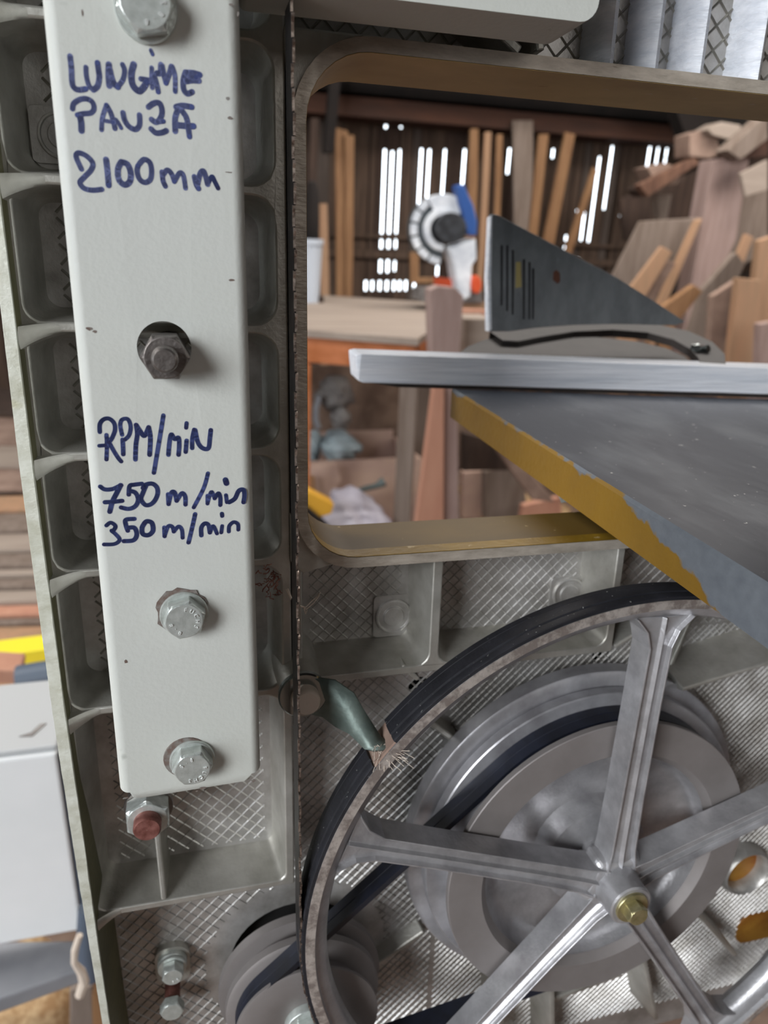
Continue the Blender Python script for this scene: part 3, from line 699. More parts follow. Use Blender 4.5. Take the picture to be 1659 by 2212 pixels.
# ---- wheel brush on its bracket
q = at(655, 1500, .268)
br = Thing('wheel_brush', (q.x, .29, q.z), 'bent grey green metal bracket with a small bristle brush touching the wheel rim', 'brush')
L1 = [(625, 1465, .264), (690, 1458, .264), (722, 1462, .262), (765, 1495, .257), (795, 1550, .252), (825, 1600, .247), (846, 1612, .244)]
L2 = [(630, 1545, .264), (672, 1545, .264), (700, 1552, .262), (728, 1570, .258), (755, 1580, .253), (785, 1612, .248), (806, 1622, .244)]
mb = MB(); vs = []
for i, (a, b) in enumerate(zip(L1, L2)):
    P1, P2 = at(*a), at(*b); tw = .0022*math.sin(i*1.0)
    mid = (P1+P2)/2; mid.y -= .0016 if i > 2 else .0002
    for p in (P1+Vector((0, -tw, 0)), mid, P2+Vector((0, tw, 0))): vs.append(p)
n = len(L1); mb.add(vs, [(i*3+j, i*3+j+1, i*3+4+j, i*3+3+j) for i in range(n-1) for j in range(2)], True)
mb.build('bracket', 'brush_metal', br, solid=.0010)
q = at(655, 1502, .262)
MB().lathe((q.x, q.z), [(.004, .2615), (.0096, .2615), (.0102, .2622), (.0102, .2640)], 40).build('washer', 'chrome', br)
bo = MB().lathe((q.x+.0006, q.z-.0004), [(.0001, .2560), (.0048, .2560), (.0055, .2566), (.0058, .2580), (.0058, .2618)], 36).build('bolt_head', 'bristle', br)
MB().lathe((q.x, q.z), [(.0080, .2655), (.0095, .280), (.0105, YP)], 30).build('boss', 'cast_ribs', br)
mb = MB(); rn = random.Random(11)
for i in range(26):
    a = at(rn.uniform(808, 845), rn.uniform(1606, 1624), .2445); b = at(rn.choice([rn.uniform(800, 880), rn.uniform(840, 910)]), rn.uniform(1622, 1668), rn.uniform(.2375, .2400))
    m_ = (a+b)/2+Vector((rn.uniform(-.001, .001), 0, rn.uniform(-.0006, .0008)))
    mb.tube([a, m_, b], .00012, 4)
mb.build('bristles', 'bristle', br, kind='stuff')
# tufts of wood fibre caught on casting and blade
tf = Thing('wood_fibre', at(670, 1310, .27), 'pale wood fibre strand caught on the blade below the opening', 'fibre')
mb = MB()
for pts in ([(648, 1308), (660, 1312), (672, 1300), (684, 1290), (692, 1280)], [(650, 1310), (662, 1316), (678, 1302), (690, 1286)], [(656, 1312), (660, 1326), (663, 1318)], [(618, 1273), (624, 1285), (628, 1295)], [(622, 1272), (630, 1292)]):
    mb.tube([at(x, y, .2555+.002*i) for i, (x, y) in enumerate(pts)], .00022, 5)
mb.build('strand', 'bristle', tf)
tf = Thing('wood_dust_clump', at(590, 1260, .272), 'reddish brown clump of sawdust in the cell right of the grey rail', 'sawdust')
mb = MB(); rn = random.Random(2)
for i in range(40):
    a = at(rn.uniform(565, 612), rn.uniform(1222, 1285), rn.uniform(.272, .285)); p = [a]
    for k in range(3): p.append(p[-1]+Vector([rn.uniform(-.0018, .0018) for _ in range(3)]))
    mb.tube(p, .00022, 4)
mb.build('fibres', 'fluff', tf, kind='stuff')

# ---- upper painted guard at the top edge
ug = Thing('upper_blade_guard', (.09, .25, .0762), 'pale grey painted guard box with a rounded end at the top edge', 'guard')
mb = MB(); zz = .0752
ring = rrect(.02, zz, .1262, .16, .004, 6, (.002, .006, .006, .002)); ring = [(x, z+.012*(x-.09)*.4) for x, z in ring]
fill(mb, ring, [], .2350, .024); mb.build('guard_box', 'guard_paint', ug, bevel=.0016, seg=3)

# ---- saw table (tilts with the trunnion), rail and mitre gauge
def tz(x, y): return -.0688-.058*(.4435-y)-.040*(x-.165)
TX, TN, TFAR, TT = .165, .11, .452, .0187
tb = Thing('saw_table', (.36, .28, -.09), 'dark steel saw table with worn mustard painted side edge, right of the opening', 'saw table')
mb = MB(); P = [(TX, TN), (.62, TN), (.62, TFAR), (TX, TFAR)]
e = .0012
V = [(x, y, tz(x, y)) for x, y in [(TX+e, TN+e), (.62, TN+e), (.62, TFAR-e), (TX+e, TFAR-e)]]+[(x, y, tz(x, y)-e) for x, y in P]+[(x, y, tz(x, y)-TT) for x, y in P]
mb.add(V, [(0, 1, 2, 3), (8, 11, 10, 9)]+[(i, 4+i, 4+(i+1) % 4, (i+1) % 4) for i in range(4)]+[(4+i, 8+i, 8+(i+1) % 4, 4+(i+1) % 4) for i in range(4)])
mb.build('table_plate', 'steel_table', tb)
# painted side: a paint film on the left edge, worn away towards the near end
m = bpy.data.materials.new('worn_side_paint'); m.use_nodes = True; nt = m.node_tree; N = nt.nodes; L = nt.links; bs = N['Principled BSDF']; bs.inputs['Roughness'].default_value = .5
tc = N.new('ShaderNodeTexCoord'); sp = N.new('ShaderNodeSeparateXYZ'); L.new(tc.outputs['Object'], sp.inputs[0])
no = N.new('ShaderNodeTexNoise'); no.inputs['Scale'].default_value = 38; no.inputs['Detail'].default_value = 6; L.new(tc.outputs['Object'], no.inputs['Vector'])
no2 = N.new('ShaderNodeTexNoise'); no2.inputs['Scale'].default_value = 260; no2.inputs['Detail'].default_value = 3; L.new(tc.outputs['Object'], no2.inputs['Vector'])
def mth(op, a, b):
    x = N.new('ShaderNodeMath'); x.operation = op
    for i, v in enumerate((a, b)):
        if isinstance(v, (int, float)): x.inputs[i].default_value = v
        else: L.new(v, x.inputs[i])
    return x.outputs[0]
# object Y runs along the edge (origin at y=.28), height above the table's own underside
hgt = mth('SUBTRACT', sp.outputs[2], mth('MULTIPLY', sp.outputs[1], .058))          # level along the tilted edge
wear = mth('MULTIPLY', mth('MAXIMUM', mth('SUBTRACT', -.02, sp.outputs[1]), 0), .17)   # grows towards the near end
wear = mth('ADD', wear, mth('MULTIPLY', mth('MAXIMUM', mth('SUBTRACT', -.085, sp.outputs[1]), 0), .35))
edge = mth('ADD', mth('ADD', hgt, wear), mth('ADD', mth('MULTIPLY', mth('SUBTRACT', no.outputs[0], .5), .020), mth('MULTIPLY', mth('SUBTRACT', no2.outputs[0], .5), .005)))
msk = N.new('ShaderNodeMapRange'); msk.inputs[1].default_value = .0112; msk.inputs[2].default_value = .0124; L.new(edge, msk.inputs[0])
cm = N.new('ShaderNodeMix'); cm.data_type = 'RGBA'; cm.inputs[6].default_value = lin('8a681b'); cm.inputs[7].default_value = lin('6e5015'); L.new(no.outputs[0], cm.inputs[0])
cg = N.new('ShaderNodeMix'); cg.data_type = 'RGBA'; cg.inputs[6].default_value = lin('70757a'); cg.inputs[7].default_value = lin('54585f'); L.new(no2.outputs[0], cg.inputs[0])
cf = N.new('ShaderNodeMix'); cf.data_type = 'RGBA'; L.new(msk.outputs[0], cf.inputs[0]); L.new(cm.outputs[2], cf.inputs[6]); L.new(cg.outputs[2], cf.inputs[7])
L.new(cf.outputs[2], bs.inputs['Base Color'])
bp = N.new('ShaderNodeBump'); bp.inputs['Strength'].default_value = .5; bp.inputs['Distance'].default_value = .0006; L.new(no2.outputs[0], bp.inputs['Height']); L.new(bp.outputs[0], bs.inputs['Normal'])
mb = MB(); mb.add([(TX-.0002, TN, tz(TX, TN)-e), (TX-.0002, TFAR, tz(TX, TFAR)-e), (TX-.0002, TFAR, tz(TX, TFAR)-TT), (TX-.0002, TN, tz(TX, TN)-TT),
                   (TX+.0010, TN, tz(TX, TN)+.0001), (TX+.0010, TFAR, tz(TX, TFAR)+.0001)], [(0, 1, 2, 3), (0, 4, 5, 1)])
mb.build('side_paint', m, tb)

rl = Thing('guide_bar', (.1, .46, -.065), 'bright aluminium flat bar lying across the far end of the saw table', 'bar')
A0 = at(770, 765, .455); A1 = at(775, 827, .455); B0 = at(1659, 795, .452); B1 = at(1659, 852, .452)
dv = (B0-A0)*.4; B0 = B0+dv; B1 = B1+(B1-A1)*.4
y = Vector((.0, .022, .0013)); mb = MB()
mb.prism([A0+Vector((.003, 0, 0)), A0+Vector((0, .003, -.001)), A1+Vector((0, .003, .001)), A1+Vector((.003, 0, 0)), B1, B0], y)
mb.build('bar_body', 'aluminium_bar', rl, bevel=.0008)
mb = MB(); a = A1+Vector((.006, .001, .0002)); b = B1+Vector((0, .001, .0002)); mb.prism([a, b, b-Vector((0, 0, .0034)), a-Vector((-.02, 0, .0034))], (0, .018, 0)); mb.build('under_strip', 'gauge_steel', rl, bevel=.0004)

mg = Thing('mitre_gauge', (.28, .50, -.055), 'black steel mitre gauge with half round plate and upright triangular fin behind the aluminium bar', 'mitre gauge')
O0 = Vector((.27, .475, -.052)); NN = Vector((0, -.2, 1)).normalized()
def pl_(px, py, h=0):
    d = ray(px, py); return d*((O0+NN*h).dot(NN)/d.dot(NN))
base_arc = [(985, 770), (985, 766), (1010, 748), (1050, 732), (1110, 722), (1200, 728), (1290, 728), (1380, 738), (1440, 752), (1480, 770), (1495, 786)]
mb = MB(); mb.prism([pl_(*p, -.004) for p in base_arc], NN*-.005); mb.build('base_plate', 'gauge_steel', mg, bevel=.0006)
oa = [(1058, 716), (1100, 712), (1160, 702), (1240, 695), (1330, 693), (1420, 700), (1490, 715), (1540, 738), (1567, 765), (1568, 787)]
ia = [(1085, 735), (1120, 737), (1165, 728), (1240, 716), (1325, 712), (1400, 718), (1455, 733), (1490, 753), (1508, 772), (1512, 786)]
mb = MB(); P = [pl_(*p) for p in oa]; Q = [pl_(*p) for p in ia]; n = len(P); dn = NN*-.006
mb.add(P+Q+[p+dn for p in P]+[p+dn for p in Q], [(i, i+1, n+i+1, n+i) for i in range(n-1)]+[(i, 2*n+i, 2*n+i+1, i+1) for i in range(n-1)]+[(n+i, n+i+1, 3*n+i+1, 3*n+i) for i in range(n-1)])
mb.build('arc_rim', 'gauge_steel', mg, bevel=.0008)
# fin
fp = [(1062, 462), (1075, 464), (1200, 530), (1330, 598), (1420, 655), (1480, 695), (1460, 703), (1330, 700), (1240, 702), (1160, 708), (1100, 716), (1056, 716)]
YFN = .505
mb = MB(); mb.prism([at(*p, YFN) for p in fp], (.0005, .006, 0)); fin = mb.build('fin', 'black_steel', mg, bevel=.0005)
mb = MB(); mb.prism([at(*p, YFN-.0004) for p in ((1056, 716), (1054, 600), (1060, 470), (1064, 466), (1061, 600), (1062, 712))], (0, .007, 0)); mb.build('bright_edge', 'aluminium_bar', (mg, fin))
mb = MB()
for x, y0, y1 in ((1082, 530, 660), (1094, 530, 672), (1106, 540, 680), (1130, 560, 690), (1142, 566, 690), (1150, 580, 690)):
    mb.prism([at(*p, YFN-.0003) for p in ((x, y0), (x+4, y0), (x+3, y1), (x, y1))], (0, .0006, 0))
mm = mat('score_mark', '2c2d30', .6, .3); mb.build('score_lines', mm, (mg, fin))
mb = MB(); mb.prism([at(*p, YFN-.0005) for p in ((1115, 566), (1125, 566), (1127, 620), (1114, 622))], (0, .0006, 0)); mm = mat('pale_label', 'b3a26a', .6); mb.build('pale_mark', mm, (mg, fin))
mb = MB(); mb.prism([at(*p, YFN-.0005) for p in ((1196, 588), (1202, 583), (1209, 590), (1210, 608), (1205, 613), (1195, 605))], (0, .0006, 0)); mm = mat('rust_spot', '6b4434', .8); mb.build('rust_spot', mm, (mg, fin))
# clamp nut of clear plastic/metal in the arc slot
q = pl_(1512, 757); mb = MB()
for k in range(5):
    a = k*2*PI/5; mb.tube([q, q+Vector((math.cos(a)*.007, math.sin(a)*.007, .002))], [.003, .0028], 8)
mb.tube([q-Vector((0, 0, .006)), q+Vector((0, 0, .004))], .004, 12); mb.build('clamp_knob', 'chrome', mg)

# ================================================================ THE BARN (room coordinates)
def T2(name, base, label, cat, group=None): return Thing(name, base, label, cat, group, saw=False)
def struct(name, mb, m, base=(0, 0, 0)):
    o = mb.build(name, m, None, base=base); o['kind'] = 'structure'; return o
YW = 4.5
fl = struct('floor', MB().box((-6, -5, -.1), (7, 9, 0)), 'earth')
ce = struct('ceiling', MB().box((-5, -3.4, 3.2), (6, 6, 3.3)), 'roof_dark')
struct('wall_right', MB().box((4.6, -3, 0), (4.75, YW+.3, 3.3)), 'dark_board')
struct('wall_front', MB().box((-3.2, -3.4, 0), (4.75, -3.25, 3.3)), 'dark_board')
struct('wall_left', MB().box((-3.2, -.7, 0), (-3.05, YW+.3, 3.3)).box((-3.2, -3.3, 0), (-3.05, -2.3, 3.3)).box((-3.2, -2.3, 2.7), (-3.05, -.7, 3.3)), 'dark_board')
def pole_mb(p0, p1, r): return MB().tube([p0, p0.lerp(p1, .5), p1], r, 10)

# back wall: upright boards with slots between them, girts across
slits = []   # (pixel x at y=400, [(y0, y1) ...])
low = (607, 628); mid = (562, 589); mi2 = (518, 537)
for x, segs in ((797, [low]), (812, [low]), (829, [(322, 505), mi2, mid, low]), (845, [(326, 505), mi2, mid, low]), (861, [(322, 505), mi2, (564, 586), low]), (874, [low]), (888, [low]),
                (907, [(320, 505), low]), (924, [(322, 505)]), (957, [(322, 505), (575, 596)]), (999, [(322, 505)]), (1015, [(324, 505)]), (1094, [(320, 376)]), (1187, [(322, 342)]),
                (1237, [(510, 522), (530, 540)]), (1255, [(455, 522), (560, 578)]), (1271, [(460, 522), (560, 572)]), (1288, [(340, 525)]), (1312, [(317, 455)]), (1331, [(318, 362)]), (1350, [(430, 445), (452, 470)]),
                (1337, [(560, 572)]), (1392, [(316, 376)]), (1410, [(316, 364)]), (1429, [(314, 342), (344, 363)]), (1470, [(315, 335)])):
    slits.append((x, segs+([(268, 276)] if x in (829, 861, 999, 1094, 1187, 1237, 1337, 1429, 1470) else [])))
slits.sort()
wb = Thing('wall_back', (0, YW, 0), None, None, saw=False); wb.o['kind'] = 'structure'
xs = []
for x, segs in slits: xs.append((wat(x, 400, YW).x, segs))
gap = .012
edges = []; cur = -2.2
allx = sorted(xs, key=lambda t: t[0])
rn = random.Random(4)
def boards(x0, x1):
    n = max(1, round((x1-x0)/.075)); w = (x1-x0)/n
    for i in range(n):
        d = rn.uniform(0, .004)
        MB().box((x0+i*w+.0005, YW+d, 0), (x0+(i+1)*w-.0005, YW+.006+d, 3.2)).build('plank', rn.choice(['barn_board', 'barn_board', 'dark_board', 'barn_board', 'grey_dark']), wb)
        if i: MB().box((x0+i*w-.02, YW+.0105, 0), (x0+i*w+.02, YW+.0145, 3.2)).build('cover_strip', 'dark_board', wb)
for x, segs in allx:
    boards(cur+gap/2 if cur > -2.2 else cur, x-gap/2)
    zs = sorted([(wat(0, 0, YW).z, 0)][:0]+[tuple(sorted((wat(829+0*x, a, YW).z, wat(829, b, YW).z))) for a, b in segs])
    # true heights at this x: pixel rows drift slightly with the camera roll
    zs = []
    for a, b in segs:
        px = 829+(x-wat(829, 400, YW).x)/(wat(830, 400, YW).x-wat(829, 400, YW).x)
        zs.append(tuple(sorted((wat(px, a, YW).z, wat(px, b, YW).z))))
    zs.sort(); z = 0; mb = MB()
    for a, b in zs:
        if a > z+.002: mb.box((x-.03, YW+.0105, z), (x+.03, YW+.0145, a))
        z = max(z, b)
    mb.box((x-.03, YW+.0105, z), (x+.03, YW+.0145, 3.2)); mb.build('cover_strip', 'dark_board', wb)
    cur = x
boards(cur+gap/2, 4.6)
def girt(n, y0, y1, d=.10, m='barn_beam', x0=-2.2, x1=4.6):
    a = wat(829, y0, YW-d).z; b = wat(829, y1, YW-d).z
    return struct('trim_%d' % n, MB().box((x0, YW-d, b), (x1, YW-.001, a)), m)
girt(1, 205, 256, .25); girt(2, 543, 558, .02, 'barn_board'); girt(3, 508, 515, .02, 'barn_board')
struct('trim_4', MB().box((-2.2, 4.0, wat(829, 150, 4.0).z), (4.6, 4.12, wat(829, 120, 4.0).z)), 'roof_dark')
struct('trim_5', MB().box((-2.2, 4.25, wat(829, 214, 4.25).z-.0), (4.6, 4.45, 3.2)), 'roof_dark')

def slab(name, pts, Y, th, m, label, cat, group=None, lean=0, ground=False):
    """flat board: outline on the plane y=Y (room), real thickness th; lean tips its top away"""
    P = [wat(px, py, Y) for px, py in pts]; zb = min(p.z for p in P)
    P = [wat(px, py, Y+lean*(wat(px, py, Y).z-zb)) for px, py in pts]
    if ground:                              # carry the board down to the floor
        o = sorted(range(len(P)), key=lambda i: P[i].z)[:2]; o.sort(); i, j = o
        if j == i+1: ins = [P[i].copy(), P[j].copy()]; k = j
        else: ins = [P[j].copy(), P[i].copy()]; k = j+1
        for v in ins: v.z = 0
        P[k:k] = ins; zb = 0
    c = sum(P, Vector())/len(P); t = T2(name, (c.x, c.y, zb), label, cat, group)
    MB().prism(P, (0, th, 0)).build('board', m, t, bevel=.003); return t
def orient_single(t): pass

# upright loose boards standing against the back wall
G = 'loose boards leaning on the back wall'
ups = [((724, 275), (752, 283), (752, 650), (727, 650), 'orange_board', 'tall orange brown board leaning on the back wall, tallest of the left trio'),
       ((745, 292), (765, 292), (762, 650), (748, 650), 'orange_board', 'orange brown board at the right of the left trio on the back wall'),
       ((688, 440), (707, 440), (712, 650), (694, 650), 'tan_board', 'short pale brown board at the left of the left trio, beside white bucket'),
       ((1017, 278), (1034, 278), (1030, 500), (1008, 500), 'orange_board', 'light brown board right of the bright slits above the mitre saw'),
       ((1048, 285), (1062, 285), (1050, 530), (1036, 530), 'tan_board', 'narrow light board on the back wall behind the steel fin tip'),
       ((1074, 290), (1087, 290), (1078, 540), (1066, 540), 'orange_board', 'narrow brown board standing left of the small short slit'),
       ((1108, 260), (1152, 260), (1150, 560), (1112, 560), 'grey_board', 'broad grey brown board standing on the back wall behind the fin'),
       ((1165, 290), (1186, 290), (1160, 520), (1142, 520), 'orange_board', 'reddish board leaning left on the back wall above the fin'),
       ((1222, 285), (1243, 290), (1195, 540), (1172, 530), 'orange_board', 'slanting brown lath on the back wall, left of the long bright slit'),
       ((1282, 360), (1292, 370), (1222, 590), (1208, 580), 'orange_board', 'thin slanting lath crossing behind the fin to the lower left')]
for i, (a, b, c_, d, m, lb) in enumerate(ups):
    slab('loose_board', [a, b, c_, d], YW-.28-.02*(i % 3), .022, m, lb, 'board', ground=True)
slab('loose_board', [(672, 255), (690, 255), (680, 520), (662, 520)], 4.1, .03, 'dark_board', 'dark plank in the shadowed corner left of the orange boards', 'board')
slab('dark_post', [(715, 150), (738, 150), (722, 330), (700, 330)], 4.05, .06, 'roof_dark', 'dark short post hanging in the upper left corner of the opening', 'post')

# white bucket
q = wat(672, 520, 3.0); t = T2('bucket', (q.x, q.y, wat(672, 640, 3.0).z), 'white plastic bucket at the left edge of the opening, left of the orange boards', 'bucket')
zt, zb = wat(672, 516, 3.0).z, wat(672, 655, 3.0).z
MB().lathe((q.x-.008, q.y), [(.001, zb), (.040, zb), (.052, zt-.02), (.056, zt-.02), (.056, zt), (.050, zt), (.045, zt-.03)], 32, axis='Z').build('pail', 'white_plastic', t)
slab('bucket_stand', [(655, 640), (700, 640), (700, 700), (655, 700)], 2.98, .14, 'dark_board', 'dark block carrying the white bucket behind the bench', 'stand')
q = wat(674, 450, 3.02); t = T2('dark_jacket', (q.x, q.y, q.z-.1), 'black cloth bundle hanging just above the white bucket', 'cloth')
mb = MB(); mb.lathe((q.x, q.y), [(.002, q.z+.10), (.018, q.z+.09), (.028, q.z+.03), (.030, q.z-.06), (.026, q.z-.12), (.002, q.z-.125)], 16, axis='Z'); mb.build('bundle', 'roof_dark', t)

# work bench
ZB = .87
c1 = wz(640, 711, ZB); c2 = wz(903, 731, ZB); c3 = wz(966, 640, ZB); c4 = wz(720, 640, ZB)
dr = (c2-c1).normalized(); c1 = c1-dr*.5; pe = Vector((-dr.y, dr.x, 0)); 
c3 = c2+pe*1.15; c4 = c1+pe*1.15
t = T2('work_bench', ((c1.x+c3.x)/2, (c1.y+c3.y)/2, 0), 'wooden work bench with dusty board top and orange brown front rail, seen through the opening', 'bench')
for i in range(3):
    f0, f1 = i/3+.002, (i+1)/3-.002
    MB().prism([c1.lerp(c4, f0), c2.lerp(c3, f0), c2.lerp(c3, f1), c1.lerp(c4, f1)], (0, 0, -.022)).build('top_board', 'bench_top', t, bevel=.002)
k1 = c1+pe*.02+Vector((0, 0, -.022)); k2 = c2+pe*.02-dr*-.0+Vector((0, 0, -.022))
MB().prism([k1, k2, k2+Vector((0, 0, -.075)), k1+Vector((0, 0, -.075))], pe*.03).build('front_rail', 'bench_wood', t, bevel=.002)
MB().prism([k2-dr*.03, k2, k2+Vector((0, 0, -.075)), k2-dr*.03+Vector((0, 0, -.075))], pe*1.1).build('side_rail', 'bench_wood', t, bevel=.002)
for b_ in (k2-dr*.06+pe*.05,):
    MB().prism([b_, b_+dr*.05, b_+dr*.05-Vector((0, 0, .84)), b_-Vector((0, 0, .84))], pe*.04).build('leg', 'grey_board', t)
lg = [(663, 790), (672, 790), (668, 1150), (660, 1150)]
P = [wat(px, py, c2.y-.02+.15) for px, py in lg]; MB().prism(P, (0, .05, 0)).build('leg', 'bench_wood', t)
# leaning leg boards in front of the bench corner
YL = c2.y-.10
slab('prop_post', [(929, 626), (948, 618), (984, 622), (1002, 640), (988, 840), (992, 1180), (952, 1180), (941, 850), (933, 760)], YL, .05, 'pink_board', 'dusty pinkish post in front of the right bench corner', 'post', ground=True)
slab('prop_board', [(938, 835), (960, 835), (958, 1180), (893, 1180)], YL-.03, .028, 'leg_orange', 'orange brown splayed board leaning beside the pinkish post', 'board', ground=True)
for i, (y0, x1) in enumerate(((650, 1054), (668, 1054))):
    a = wz(990, y0, ZB+.035); b = wz(x1, y0+3, ZB+.035); 
    t2 = T2('stacked_lath', ((a.x+b.x)/2, a.y, ZB), ('upper', 'lower')[i]+' pale wooden strip lying right of the pinkish post, under the mitre saw', 'strip')
    MB().prism([a, b, b+Vector((0, .05, 0)), a+Vector((0, .05, 0))], (0, 0, -.03)).build('strip', 'leg_orange' if i else 'tan_board', t2, bevel=.002)
slab('side_bench', [(1005, 688), (1070, 688), (1070, 770), (1005, 770)], 2.0, .12, 'bench_top', 'dusty low side bench right of the pinkish post', 'bench')

# mitre saw on the bench
YM = 2.75
def wm(px, py, Y=YM): return wat(px, py, Y)
c = wm(958, 500); t = T2('mitre_saw', (c.x, YM, ZB), 'white and dark mitre saw with blue handle standing on the bench', 'saw')
def ell(cx, cy, rx, ry, a0, a1, n, rot=0):
    out = []
    for k in range(n+1):
        a = math.radians(a0+(a1-a0)*k/n); x, y = rx*math.cos(a), ry*math.sin(a); out.append((cx+x*math.cos(rot)-y*math.sin(rot), cy+x*math.sin(rot)+y*math.cos(rot)))
    return out
def band(oo, ii, Y, th, m, nm, par=None):
    P = [wm(*p, Y) for p in oo]; Q = [wm(*p, Y) for p in ii]; n = len(P); d = Vector((0, th, 0)); mb = MB()
    mb.add(P+Q+[p+d for p in P]+[p+d for p in Q], [(i, i+1, n+i+1, n+i) for i in range(n-1)]+[(2*n+i, 3*n+i, 3*n+i+1, 2*n+i+1) for i in range(n-1)]+[(i, 2*n+i, 2*n+i+1, i+1) for i in range(n-1)]+[(n+i, n+i+1, 3*n+i+1, 3*n+i) for i in range(n-1)]+[(0, n, 3*n, 2*n), (n-1, 3*n-1, 4*n-1, 2*n-1)])
    return mb.build(nm, m, par or t, bevel=.002)
MC = (960, 496)
g_ = band(ell(*MC, 71, 75, 95, 300, 24), ell(*MC, 26, 30, 95, 300, 24), YM, .06, 'saw_grey', 'lower_guard')
for k in range(6):            # white segments along the guard
    a = 98+24*k; band(ell(*MC, 73, 77, a, a+20, 5), ell(*MC, 58, 62, a, a+20, 5), YM-.006, .01, 'saw_white', 'guard_segment', (t, g_))
band(ell(*MC, 72, 77, 240, 318, 12), ell(*MC, 36, 40, 240, 318, 12), YM-.012, .05, 'saw_white', 'upper_guard')
band(ell(*MC, 44, 47, 92, 300, 20), ell(*MC, 30, 32, 92, 300, 20), YM-.014, .05, 'saw_white', 'inner_guard')
mb = MB(); mb.prism([wm(*p, YM-.03) for p in ell(975, 492, 34, 34, 0, 345, 14)], (0, .07, 0)); mb.build('motor_body', 'saw_black', t, bevel=.004)
mb = MB(); mb.prism([wm(*p, YM-.03) for p in ((985, 400), (1003, 397), (1010, 415), (1024, 445), (1032, 480), (1030, 510), (1012, 508), (1002, 470), (992, 440))], (0, .05, 0)); mb.build('handle', 'saw_blue', t, bevel=.006)
mb = MB(); mb.prism([wm(*p, YM-.02) for p in ((968, 535), (1028, 515), (1030, 560), (1020, 575), (1018, 640), (1000, 650), (988, 620), (980, 570))], (0, .09, 0)); mb.build('arm', 'saw_white', t, bevel=.006)
mb = MB(); mb.prism([wm(*p, YM-.03) for p in ell(1030, 615, 11, 20, 0, 330, 12)], (0, .04, 0)); mb.build('lock_knob', 'saw_orange', t, bevel=.004)
mb = MB(); mb.prism([wm(*p, YM+.04) for p in ((945, 600), (1000, 604), (1000, 622), (945, 618))], (0, .05, 0)); mb.build('fence', 'saw_orange', t, bevel=.002)
mb = MB(); mb.prism([wm(*p, YM) for p in ((925, 628), (1040, 628), (1045, 655), (920, 655))], (0, .2, 0)); mb.build('saw_base', 'dusty_grey', t, bevel=.004)
slab('wood_offcut', [(887, 545), (905, 545), (905, 600), (960, 600), (960, 612), (887, 612)], 3.6, .03, 'orange_board', 'small L shaped orange wood piece left of the mitre saw foot', 'wood piece')

